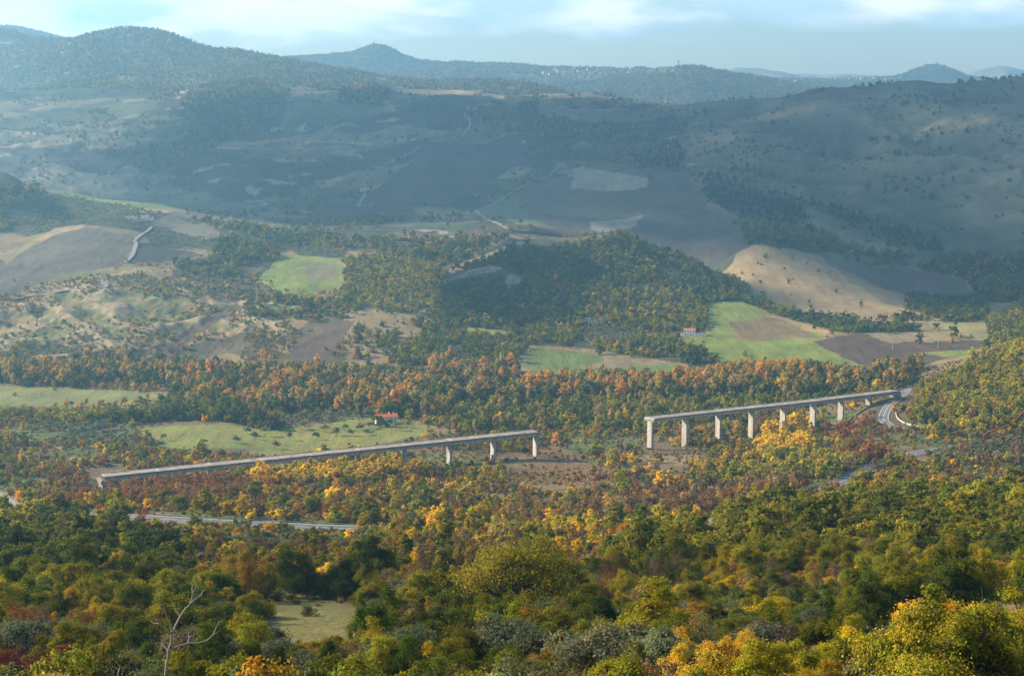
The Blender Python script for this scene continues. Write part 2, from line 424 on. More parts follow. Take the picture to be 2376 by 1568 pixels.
ZONES = [
    ("in the autumn thicket on the valley floor", (0, 1500), [(-300, 880), (2700, 880), (2700, 1900), (-300, 1900)], .69, MIXED),
    ("in the belt of riverside trees", (1200, 1570), [(-200, 850), (650, 850), (1000, 852), (1180, 860), (1700, 850), (2000, 850), (2130, 855), (2080, 905), (1500, 975), (1200, 985), (500, 950), (400, 930), (395, 895), (-200, 890)], .93, RIVER),
    ("in the orange riverside grove", (1200, 1570), [(1180, 880), (1500, 890), (1620, 860), (1900, 850), (1850, 900), (1560, 925), (1200, 930)], .95, [('poplar', 'orange', 2.2, .65, 1.1), ('poplar', 'gold', 2.5, .6, 1.1), ('poplar', 'tan', 1.5, .6, .9), ('oak', 'green', 2.2, .8, 1.4), ('poplar', 'greygreen', 1.8, .6, .9)]),
    ("in the dark hedge behind the green meadow", (1200, 1480), [(230, 950), (500, 945), (640, 985), (600, 1005), (480, 975), (330, 985), (240, 985)], .96, [('oak', 'green', 4, .9, 1.35), ('oak', 'dark', 3, .9, 1.3), ('oak', 'olivegreen', 2, .8, 1.2), ('oak', 'yelgreen', .6, .6, .9)]),
    ("in the hedge by the river meadow", (1200, 1480), [(-60, 945), (230, 945), (240, 985), (-60, 985)], .85, [('oak', 'olivegreen', 3, .7, 1.0), ('oak', 'yelgreen', 2, .6, .9), ('oak', 'green', 2, .7, 1.0), ('oak', 'gold', 1, .5, .8)]),
    ("in the olive grove beside the green meadow", (1000, 1330), [(60, 985), (330, 985), (335, 1035), (200, 1035), (60, 1015)], .85, OLIVES),
    ("in the olive grove before the white cottage", (1100, 1330), [(640, 965), (870, 955), (880, 985), (640, 992)], .75, OLIVES),
    ("on the green meadow", (1040, 1300), [(330, 990), (520, 978), (620, 1000), (860, 975), (1015, 990), (1000, 1008), (900, 1024), (760, 1052), (610, 1058), (560, 1040), (420, 1040), (340, 1020)], .0, OLIVES),
    ("in the green wood behind the viaduct gap", (1080, 1420), [(1020, 950), (1500, 930), (1850, 930), (2040, 920), (1500, 1000), (1100, 1000)], .92, [('oak', 'green', 3, .7, 1.1), ('oak', 'olivegreen', 3, .6, 1.0), ('oak', 'yelgreen', 2, .5, .9), ('oak', 'yellow', .7, .4, .7), ('poplar', 'tan', 1, .4, .7), ('olive', 'greyolive', .6, .8, 1.2)]),
    ("in the yellow trees along the viaduct", (870, 1010), [(520, 1110), (700, 1092), (960, 1075), (990, 1105), (760, 1130), (560, 1150)], .95, [('oak', 'gold', 2.5, .95, 1.3), ('oak', 'yellow', 2, .9, 1.25), ('oak', 'yelgreen', 1.5, .9, 1.2), ('oak', 'olivegreen', .8, .6, .9)]),
    ("in the rust-coloured thicket below the abutment", (760, 960), [(120, 1120), (500, 1110), (640, 1150), (480, 1190), (200, 1180)], .9, [('bare', 'rust', 3, .8, 1.2), ('bare', 'brown', 2.5, .8, 1.2), ('oak', 'gold', 1, .4, .7), ('shrub', 'wine', .5, 1, 1.6), ('oak', 'olivegreen', .8, .5, .8), ('shrub', 'orange', .4, .9, 1.5)]),
    ("on the dry clearing", (900, 1120), [(1165, 1085), (1270, 1030), (1340, 1050), (1440, 1110), (1420, 1150), (1270, 1150), (1180, 1120)], .65, [('shrub', 'tan', 3, .6, 1), ('shrub', 'rust', 2, .6, 1.2)]),
    ("in the yellow grove between the tall piers", (940, 1240), [(1745, 1040), (1800, 1000), (1870, 980), (1890, 1015), (1850, 1050), (1780, 1075)], .95, [('oak', 'yellow', 5, .7, 1.3), ('oak', 'gold', 1.6, .7, 1.2), ('oak', 'yelgreen', 1.6, .6, 1.0), ('oak', 'olivegreen', .8, .5, .9), ('shrub', 'rust', .5, 1, 1.5)]),
    ("in the red clump below the highway", (860, 1160), [(1900, 1000), (1990, 960), (2010, 1000), (1960, 1030)], .8, [('bare', 'rust', 3, .7, 1.1), ('oak', 'rust', 2, .5, .8), ('oak', 'orange', .6, .4, .7), ('shrub', 'green', 1, 1, 1.5)]),
    ("in the green trees below the tall piers", (820, 1010), [(1640, 1120), (1760, 1080), (1940, 1060), (1990, 1085), (1850, 1120), (1700, 1150)], .95, [('oak', 'yelgreen', 3, .6, 1.0), ('oak', 'olivegreen', 2, .6, 1.0), ('oak', 'green', 1.2, .6, 1.0), ('bare', 'tan', 1, .7, 1)]),
    ("in the red trees by the highway", (850, 1020), [(1965, 1060), (2060, 1045), (2065, 1075), (1985, 1085)], .95, [('oak', 'rust', 2.5, .6, .95), ('bare', 'rust', 2, .8, 1.1), ('oak', 'gold', 1, .5, .8), ('oak', 'olivegreen', 1, .5, .8)]),
    ("in the thin brown wood beside the highway", (660, 880), [(1380, 1195), (1650, 1150), (1900, 1130), (1900, 1150), (1650, 1215), (1400, 1225)], .9, [('bare', 'brown', 3.5, .9, 1.3), ('bare', 'tan', 2.2, .8, 1.2), ('oak', 'gold', 1, .5, .8), ('bare', 'rust', .8, .8, 1.1)]),
    ("on the slope above the highway", (760, 1000), [(2000, 1110), (2376, 1080), (2450, 1150), (2060, 1160)], .55, SCRUB + [('olive', 'greyolive', 1.5, .8, 1.2), ('oak', 'gold', 1, .4, .6)]),
    ("in the olive grove above the highway", (880, 1100), [(2120, 1040), (2376, 1010), (2450, 1080), (2140, 1085)], .85, [('olive', 'greyolive', 4, .9, 1.4), ('bare', 'brown', 1.2, .8, 1.1), ('oak', 'yelgreen', .7, .5, .8)]),
    ("on the wooded hillside above the bend", (1000, 1480), [(2125, 915), (2180, 885), (2300, 825), (2376, 800), (2600, 770), (2600, 1000), (2200, 1000), (2120, 985)], .97, [('oak', 'yelgreen', 3.4, .7, 1.05), ('oak', 'olivegreen', 4, .7, 1.1), ('oak', 'rust', .7, .5, .8), ('bare', 'rust', .5, .8, 1.1), ('oak', 'gold', .6, .6, .9), ('oak', 'green', .8, .7, 1.0)]),
    ("among the shrubs under the bend", (1000, 1250), [(1990, 1000), (2060, 985), (2120, 1000), (2140, 1040), (2000, 1040)], .8, [('bare', 'rust', 3, .5, .8), ('bare', 'brown', 2, .5, .8), ('shrub', 'olivegreen', 2, .9, 1.6), ('shrub', 'red', .5, .9, 1.3)]),
    ("in the roadside thicket behind the highway", (640, 770), [(100, 1165), (500, 1175), (900, 1192), (900, 1206), (500, 1196), (100, 1186)], .92, MIXED),
    ("in the thicket in front of the highway", (560, 650), [(300, 1208), (560, 1222), (860, 1234), (860, 1262), (300, 1250)], .92, [('shrub', 'tan', 2, 1.0, 1.8), ('shrub', 'gold', 1.2, 1.0, 1.8), ('oak', 'yelgreen', 2, .35, .7), ('shrub', 'greygreen', 1.4, 1.0, 1.8), ('oak', 'green', 1.5, .4, .8), ('oak', 'gold', 1, .35, .6)]),
    ("in the tall thicket by the western end of the highway", (540, 700), [(-100, 1188), (345, 1205), (345, 1240), (-100, 1240)], .95, [('oak', 'green', 2, .7, 1.1), ('oak', 'yelgreen', 2, .6, 1.0), ('oak', 'olivegreen', 2, .7, 1.1), ('oak', 'gold', 1, .6, .9), ('bare', 'rust', 1, .8, 1.1)]),
    ("in the trees hiding the middle of the highway", (540, 650), [(835, 1228), (1600, 1228), (1600, 1262), (835, 1256)], .95, [('oak', 'yellow', 2, .6, 1.0), ('oak', 'yelgreen', 2, .6, 1.0), ('oak', 'olivegreen', 2, .7, 1.1), ('oak', 'gold', 1, .6, .9), ('bare', 'tan', 1.4, .9, 1.2)]),
    # near side
    ("in the olive grove under the highway", (470, 650), [(440, 1250), (700, 1245), (860, 1250), (840, 1290), (560, 1290), (450, 1275)], .7, OLIVES + [('shrub', 'tan', .5, .7, 1.2)]),
    ("among the reeds and bushes by the highway", (560, 650), [(300, 1210), (900, 1232), (900, 1248), (300, 1240)], .55, [('shrub', 'tan', 2, .8, 1.4), ('shrub', 'gold', 1, .8, 1.3), ('shrub', 'greygreen', 1.4, .8, 1.4)]),
    ("in the shady wood at the valley's near edge", (180, 640), [(-200, 1200), (230, 1215), (420, 1300), (470, 1400), (620, 1420), (620, 1500), (-200, 1500)], .93, DARKWOOD),
    ("in the dark trees along the small field", (270, 430), [(640, 1372), (880, 1385), (900, 1408), (690, 1392), (640, 1392)], .97, [('oak', 'green', 3, .9, 1.3), ('oak', 'dark', 3, .9, 1.3), ('oak', 'olivegreen', 1.4, .8, 1.2)]),
    ("in the near mixed wood", (60, 300), [(-300, 1460), (620, 1470), (640, 1500), (830, 1490), (900, 1420), (1200, 1420), (1700, 1420), (2000, 1480), (2600, 1470), (2600, 2300), (-300, 2300)], .9, DARKWOOD + [('olive', 'greyolive', 2.4, .9, 1.5), ('oak', 'rust', .5, .4, .6)]),
    ("in the oak wood on the near spur", (300, 640), [(1420, 1290), (1580, 1245), (1750, 1195), (2000, 1165), (2600, 1140), (2600, 1345), (2100, 1340), (1950, 1390), (1500, 1400)], .96, OAKWOOD),
    ("in the scrub in front of the spur", (120, 330), [(1780, 1440), (1990, 1395), (2180, 1400), (2376, 1425), (2600, 1430), (2600, 1490), (1800, 1490)], .5, OAKWOOD + [('shrub', 'wine', .8, 1, 1.5), ('olive', 'greyolive', 1, .8, 1.2)]),
    ("among the bushes around the great oak", (190, 500), [(960, 1300), (1420, 1280), (1420, 1400), (1000, 1400), (900, 1380)], .55, MIXED),
    ("in the yellow bushes at the bottom edge", (60, 170), [(1480, 1500), (1800, 1500), (2060, 1510), (2060, 1900), (1480, 1900)], .85, [('oak', 'yellow', .8, .3, .55), ('oak', 'gold', .8, .4, .6), ('olive', 'greyolive', 2.6, .8, 1.2), ('bare', 'tan', 1, .5, .8), ('oak', 'olivegreen', 2.4, .5, .8), ('oak', 'yelgreen', 1.6, .45, .75)]),
    ("in the red bushes at the bottom corner", (100, 220), [(-200, 1490), (330, 1500), (330, 1900), (-200, 1900)], .9, [('oak', 'olivegreen', 2, .5, .8), ('bare', 'rust', 2, .6, .9), ('shrub', 'wine', 2, 1.2, 1.8), ('oak', 'rust', 1, .4, .6), ('olive', 'greyolive', 1, .9, 1.2)]),
    # beyond the river
    ("on the bare clay slope", (1545, 2300), [(-200, 600), (560, 600), (800, 680), (830, 740), (900, 850), (-200, 850)], .50, SCRUB + [('oak', 'olivegreen', 1.2, .4, .8), ('oak', 'gold', .6, .3, .6)]),
    ("in the olive rows on the lower clay slope", (1560, 1950), [(60, 800), (180, 780), (230, 815), (90, 835)], .6, OLIVES),
    ("in the copse between the clay slope and the green field", (1600, 2050), [(560, 700), (720, 690), (830, 720), (800, 760), (640, 740), (560, 735)], .7, FARWOOD),
    ("among the fields beyond the river", (1545, 2000), [(800, 840), (1000, 850), (2400, 850), (2400, 740), (1640, 700), (1000, 700), (830, 730)], .25, SCRUB + FARWOOD),
    ("in the wood at the foot of the hill", (1560, 2100), [(1010, 740), (1200, 765), (1330, 760), (1330, 790), (1500, 790), (1600, 800), (1690, 850), (1570, 842), (1400, 812), (1220, 800), (1190, 845), (1000, 865), (900, 840), (960, 790)], .85, [('oak', 'green', 3, .7, 1.2), ('oak', 'olivegreen', 3.5, .7, 1.1), ('oak', 'yelgreen', 1, .6, .9), ('oak', 'gold', .5, .5, .8), ('oak', 'red', .15, .5, .7), ('oak', 'orange', .25, .5, .8)]),
    ("in the olive grove on the valley side", (1560, 1800), [(1040, 800), (1080, 800), (1100, 860), (1060, 865)], .85, OLIVES),
    ("in the olive rows below the hill", (1560, 1850), [(1330, 760), (1490, 758), (1500, 785), (1420, 795), (1320, 782)], .7, OLIVES),
    ("in the olive rows behind the farmhouse", (1650, 1900), [(1640, 752), (1700, 752), (1705, 772), (1640, 772)], .75, OLIVES),
    ("in the wood beside the green field", (1780, 2400), [(795, 690), (805, 600), (900, 598), (1000, 620), (1040, 650), (1010, 740), (900, 720), (640, 700), (640, 690)], .88, [('oak', 'olivegreen', 4, .7, 1.1), ('oak', 'green', 1.2, .7, 1.1), ('oak', 'yelgreen', 3, .6, 1.0), ('oak', 'gold', 1.2, .6, .9), ('oak', 'rust', .5, .5, .8), ('oak', 'red', .15, .5, .7)]),
    ("in the wooded gully of the clay slope", (1750, 2200), [(330, 665), (420, 640), (640, 640), (690, 700), (560, 700), (450, 690), (340, 700)], .8, SCRUB + [('oak', 'olivegreen', 3, .5, .9), ('shrub', 'wine', .8, 1, 1.5)]),
    ("in the hillside copse", (1950, 2500), [(500, 555), (640, 575), (640, 605), (560, 618), (490, 600)], .92, FARWOOD + [('oak', 'orange', .6, .6, .9)]),
    ("along the edge of the ploughed knoll", (1850, 2300), [(400, 610), (560, 608), (560, 640), (430, 645)], .7, FARWOOD),
    ("in the olive grove on the knoll", (2050, 2500), [(340, 545), (400, 540), (500, 560), (495, 582), (350, 572)], .8, OLIVES),
    ("in the olive grove on the left spur", (2050, 2700), [(20, 480), (130, 450), (290, 475), (400, 495), (310, 530), (200, 522), (60, 550), (10, 540)], .62, OLIVES),
    ("in the olive grove by the valley road", (2000, 2500), [(660, 570), (800, 562), (800, 598), (700, 600)], .8, OLIVES),
    ("in the olive grove beside the green field", (1950, 2400), [(570, 608), (690, 605), (710, 630), (690, 645), (600, 640)], .75, OLIVES),
    ("on the wooded spur", (2200, 2720), [(-200, 380), (0, 385), (80, 432), (110, 450), (20, 480), (10, 540), (-200, 560)], .9, FARWOOD + [('oak', 'orange', .8, .7, 1), ('oak', 'gold', .8, .7, 1)]),
    ("in the brushy hollow behind the knoll", (2150, 3000), [(400, 500), (520, 515), (700, 540), (870, 545), (1030, 575), (1000, 615), (880, 590), (640, 565), (520, 545)], .5, FARWOOD + [('shrub', 'tan', 4, 1, 1.8), ('shrub', 'gold', 2, 1, 1.6)]),
    ("on the scrubby ridge above the wood", (1950, 2600), [(800, 560), (1180, 548), (1100, 610), (1030, 640), (990, 615)], .42, SCRUB + FARWOOD),
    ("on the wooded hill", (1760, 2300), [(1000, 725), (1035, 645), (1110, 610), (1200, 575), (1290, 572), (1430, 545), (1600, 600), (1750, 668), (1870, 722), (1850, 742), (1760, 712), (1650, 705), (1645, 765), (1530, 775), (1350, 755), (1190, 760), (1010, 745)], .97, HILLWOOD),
    ("on the shaded rocky face of the wooded hill", (1760, 2300), [(1000, 725), (1035, 640), (1110, 608), (1200, 572), (1290, 572), (1400, 630), (1340, 700), (1330, 745), (1190, 760), (1010, 745)], .97, [('oak', 'dark', 5, .6, 1.0), ('oak', 'green', 2.5, .6, 1.0), ('oak', 'rust', .5, .5, .8), ('oak', 'red', .2, .4, .6), ('oak', 'orange', .25, .4, .7)]),  # darker crown tints put the shade of this side into the colour
    ("in the hedge below the straw slope", (1700, 2150), [(1850, 720), (1900, 735), (1980, 745), (2150, 770), (2130, 778), (1990, 772), (1900, 765), (1840, 740)], .7, [('oak', 'green', 3, .7, 1.1), ('oak', 'dark', 2, .7, 1.1), ('oak', 'olivegreen', 1, .6, .9)]),
    ("in the wood behind the fields", (1700, 2500), [(2110, 690), (2280, 690), (2290, 740), (2200, 750), (2110, 715)], .85, [('oak', 'green', 3, .8, 1.1), ('oak', 'dark', 2, .8, 1.1), ('oak', 'rust', .6, .6, .9), ('oak', 'olivegreen', 1, .6, .9)]),
    ("in the wood at the valley's end", (1480, 2400), [(2285, 740), (2450, 700), (2500, 800), (2290, 800)], .93, [('oak', 'yelgreen', 2, .7, 1.0), ('oak', 'olivegreen', 3, .7, 1.1), ('oak', 'green', 2, .7, 1.0), ('oak', 'rust', .6, .6, .9)]),
    ("on the straw slope", (1700, 2500), [(1690, 640), (1720, 575), (1780, 563), (1900, 590), (1960, 640), (2050, 700), (2190, 745), (1900, 735), (1780, 705)], .012, [('oak', 'olivegreen', 1, .4, .8)]),
    # the far slope in the cloud's shade
    ("on the far slope", (2400, 4900), [(-300, 190), (2700, 150), (2700, 600), (1750, 600), (1400, 545), (800, 550), (400, 500), (100, 440), (-300, 380)], .035, FARWOOD + [('shrub', 'brown', 3, 1.5, 2.5), ('shrub', 'greygreen', 3, 1.5, 2.5)]),
    ("in the wood on the ridge end", (2400, 4950), [(470, 200), (600, 188), (680, 215), (640, 260), (560, 330), (480, 300), (400, 260)], .8, FARWOOD),
    ("in the hollow wood on the far slope", (2400, 4950), [(330, 330), (480, 300), (600, 240), (620, 260), (500, 340), (420, 385), (330, 400), (250, 360)], .55, FARWOOD),
    ("in the crest wood", (3600, 5000), [(780, 200), (870, 192), (910, 215), (880, 250), (790, 240)], .85, FARWOOD + [('oak', 'gold', 2, .8, 1.1)]),
    ("in the long wood on the far slope", (2800, 4800), [(1120, 245), (1240, 225), (1250, 270), (1500, 300), (1600, 350), (1560, 385), (1380, 330), (1180, 310), (1110, 280)], .62, FARWOOD),
    ("in the thicket above the ploughed slope", (2700, 3900), [(1200, 345), (1480, 340), (1620, 400), (1560, 400), (1350, 370), (1220, 365)], .6, FARWOOD + [('oak', 'rust', 2, .7, 1)]),
    ("in the pine wood", (2350, 3500), [(1440, 350), (1560, 340), (1590, 370), (1560, 395), (1470, 380)], .7, [('pine', 'pine', 1, .8, 1.2)]),
    ("in the pine wood beside the ploughed slope", (2350, 3500), [(1625, 408), (1700, 415), (1760, 445), (1870, 490), (1875, 520), (1810, 530), (1700, 500), (1640, 465)], .85, [('pine', 'pine', 1, .8, 1.25)]),
    ("in the long pine belt", (2200, 3500), [(1780, 445), (1960, 485), (2180, 560), (2200, 590), (2060, 570), (1880, 480), (1790, 462)], .75, [('pine', 'pine', 1, .8, 1.2), ('oak', 'dark', .3, .8, 1.1)]),
    ("in the dark copse under the pines", (2200, 3100), [(1700, 530), (1780, 518), (1900, 530), (2000, 580), (1900, 590), (1780, 570), (1690, 568)], .8, FARWOOD + [('oak', 'rust', 2, .7, 1)]),
    ("in the thicket at the shaded valley head", (2100, 2900), [(1900, 585), (2050, 590), (2376, 600), (2376, 640), (2250, 650), (2100, 620), (1950, 615)], .45, FARWOOD + [('oak', 'wine', 1.5, .6, .9), ('oak', 'rust', 2, .6, .9)]),
    ("in the dark wood at the valley head", (1900, 2700), [(2230, 630), (2450, 560), (2450, 710), (2280, 700)], .85, FARWOOD + [('oak', 'wine', 1.2, .6, .9), ('oak', 'rust', 1.5, .6, .9)]),
    # far hills
    ("on the hazy far hills", (5000, 10000), [(-300, 40), (2700, 40), (2700, 260), (-300, 260)], .8, [('oak', 'green', 3, 0.8, 1.3), ('oak', 'olivegreen', 3, .8, 1.3), ('oak', 'tan', 1.3, .7, 1.2), ('oak', 'gold', .8, .7, 1.2)]),
]


# ------------------------------------------------------------------ what grows or is ploughed where
SOIL = (0.115, 0.082, 0.045); DRY = (0.175, 0.130, 0.070); STRAW = (0.245, 0.172, 0.092); GRASS = (0.095, 0.120, 0.032); LUSH = (0.135, 0.160, 0.034)
PLOW = (0.048, 0.039, 0.034); BROWN = (0.075, 0.050, 0.036); CLAY = (0.215, 0.18, 0.135); DULL = (0.085, 0.100, 0.050); TURF = (0.170, 0.142, 0.047); ROCK = (0.36, 0.335, 0.30)
FIELDS = [   # colour, depth range, outline on the 2376 view
    (TURF, (150, 330), [(612, 1400), (700, 1390), (865, 1410), (850, 1440), (830, 1490), (740, 1505), (680, 1500), (630, 1505), (605, 1440)]),
    ((0.20, 0.16, 0.10), (120, 330), [(2070, 1400), (2180, 1345), (2376, 1338), (2376, 1425), (2250, 1420), (2160, 1410)]),
    ((0.17, 0.095, 0.055), (120, 330), [(1800, 1435), (1930, 1405), (1990, 1400), (1960, 1445), (1850, 1475)]),
    (GRASS, (300, 520), [(380, 1335), (520, 1330), (600, 1350), (480, 1370), (390, 1360)]),
    ((0.150, 0.095, 0.050), (900, 1120), [(1160, 1085), (1270, 1030), (1340, 1050), (1440, 1110), (1420, 1150), (1270, 1150), (1180, 1120)]),
    ((0.150, 0.152, 0.040), (1040, 1300), [(330, 990), (520, 978), (620, 1000), (860, 972), (1015, 988), (1000, 1008), (900, 1024), (760, 1052), (610, 1058), (560, 1040), (420, 1040), (340, 1020)]),
    ((0.15, 0.155, 0.055), (1280, 1480), [(-80, 893), (200, 903), (395, 912), (395, 932), (250, 940), (-80, 945)]),
    (GRASS, (1500, 1700), [(1205, 850), (1235, 808), (1400, 825), (1370, 848), (1270, 868)]),
    ((0.125, 0.165, 0.045), (1400, 1700), [(1280, 862), (1570, 843), (1580, 866), (1300, 882)]),
    (LUSH, (1600, 1900), [(1055, 755), (1190, 768), (1170, 780), (1090, 774)]),
    (LUSH, (1500, 2060), [(1640, 702), (1720, 698), (1800, 735), (1950, 770), (1890, 790), (2010, 848), (1680, 850), (1580, 792), (1640, 762)]),
    ((0.15, 0.105, 0.055), (1550, 2000), [(1690, 745), (1790, 735), (1870, 770), (1900, 785), (1830, 790), (1720, 790)]),
    (STRAW, (1600, 2000), [(1780, 735), (1800, 728), (1960, 778), (1930, 783)]),
    (BROWN, (1450, 1800), [(1892, 795), (1990, 775), (2300, 790), (2300, 805), (2190, 832), (2110, 860), (1990, 848)]),
    ((0.20, 0.145, 0.085), (1550, 1850), [(1990, 770), (2150, 768), (2230, 790), (2060, 797)]),
    (LUSH, (1500, 1750), [(2130, 815), (2290, 806), (2230, 830)]),
    ((0.19, 0.165, 0.075), (1600, 2000), [(2150, 745), (2290, 748), (2300, 790), (2190, 775)]),
    (STRAW, (1700, 2500), [(1640, 655), (1690, 620), (1720, 575), (1780, 563), (1900, 590), (1960, 640), (2050, 700), (2200, 748), (2050, 745), (1900, 735), (1780, 710), (1680, 668)]),
    ((0.085, 0.062, 0.050), (1900, 2600), [(1945, 618), (2100, 622), (2240, 650), (2262, 692), (2150, 697), (2050, 672)]),
    ((0.080, 0.063, 0.050), (2350, 3500), [(1160, 500), (1200, 440), (1350, 373), (1600, 403), (1640, 480), (1720, 530), (1745, 585), (1700, 610), (1560, 600), (1400, 560), (1250, 530)]),
    (CLAY, (2600, 3500), [(1325, 440), (1330, 412), (1290, 400), (1350, 388), (1500, 412), (1502, 436), (1425, 444)]),
    (CLAY, (2400, 3300), [(1368, 515), (1440, 510), (1490, 498), (1478, 525), (1400, 540), (1372, 530)]),
    (DULL, (2400, 3300), [(1105, 492), (1195, 448), (1225, 500), (1290, 530), (1200, 520)]),
    (PLOW, (2700, 4300), [(820, 475), (930, 395), (1000, 335), (1200, 320), (1260, 355), (1180, 395), (1060, 465)]),
    (PLOW, (2600, 3300), [(700, 498), (780, 470), (860, 480), (850, 500), (740, 512)]),
    (DULL, (3000, 4300), [(1050, 300), (1160, 280), (1230, 300), (1120, 335), (1000, 330)]),
    ((0.20, 0.15, 0.10), (3800, 5000), [(900, 208), (1120, 208), (1110, 220), (960, 222)]),
    ((0.30, 0.22, 0.11), (3800, 5000), [(1030, 210), (1085, 209), (1070, 217), (1040, 218)]),
    (PLOW, (3000, 4600), [(1000, 225), (1120, 225), (1100, 250), (1020, 258), (960, 240)]),
    ((0.095, 0.080, 0.066), (1750, 2400), [(-60, 625), (0, 612), (120, 540), (200, 526), (310, 545), (312, 575), (280, 617), (130, 642), (30, 682), (-60, 695)]),
    (PLOW, (1900, 2500), [(292, 612), (322, 568), (482, 590), (440, 597), (380, 607)]),
    ((0.12, 0.105, 0.075), (2100, 2700), [(395, 530), (470, 518), (520, 545), (495, 555), (410, 545)]),
    (LUSH, (2350, 2900), [(128, 437), (200, 446), (330, 464), (405, 484), (380, 488), (300, 476), (200, 461), (150, 452)]),
    (STRAW, (2350, 2700), [(300, 482), (400, 486), (385, 493), (320, 492)]),
    (LUSH, (1850, 2400), [(595, 650), (660, 588), (792, 600), (797, 672), (700, 687), (640, 672)]),
    ((0.13, 0.12, 0.06), (1850, 2400), [(700, 612), (780, 604), (785, 650), (715, 655)]),
    (BROWN, (1850, 2300), [(545, 620), (600, 612), (620, 630), (570, 640)]),
    (GRASS, (1800, 2100), [(600, 708), (700, 712), (690, 725), (615, 722)]),
    ((0.16, 0.14, 0.11), (1800, 2150), [(1165, 655), (1180, 632), (1200, 640), (1215, 650), (1195, 668), (1178, 675)]),
    ((0.16, 0.14, 0.11), (1750, 2050), [(965, 715), (1000, 712), (1002, 726), (970, 728)]),
    (BROWN, (1550, 2050), [(325, 842), (430, 768), (540, 698), (562, 714), (475, 770), (375, 845)]),
    (BROWN, (1550, 1950), [(640, 862), (690, 790), (770, 742), (825, 745), (775, 805), (745, 860)]),
    ((0.21, 0.16, 0.09), (1850, 2400), [(0, 600), (120, 533), (200, 520), (190, 530), (120, 545), (10, 612)]),
    (STRAW, (2100, 2700), [(1030, 600), (1175, 540), (1330, 553), (1300, 562), (1190, 552), (1080, 600), (1040, 615)]),
]
WOOD_SOIL = (0.075, 0.058, 0.034)


furrow = np.zeros(Z.shape, np.float32)


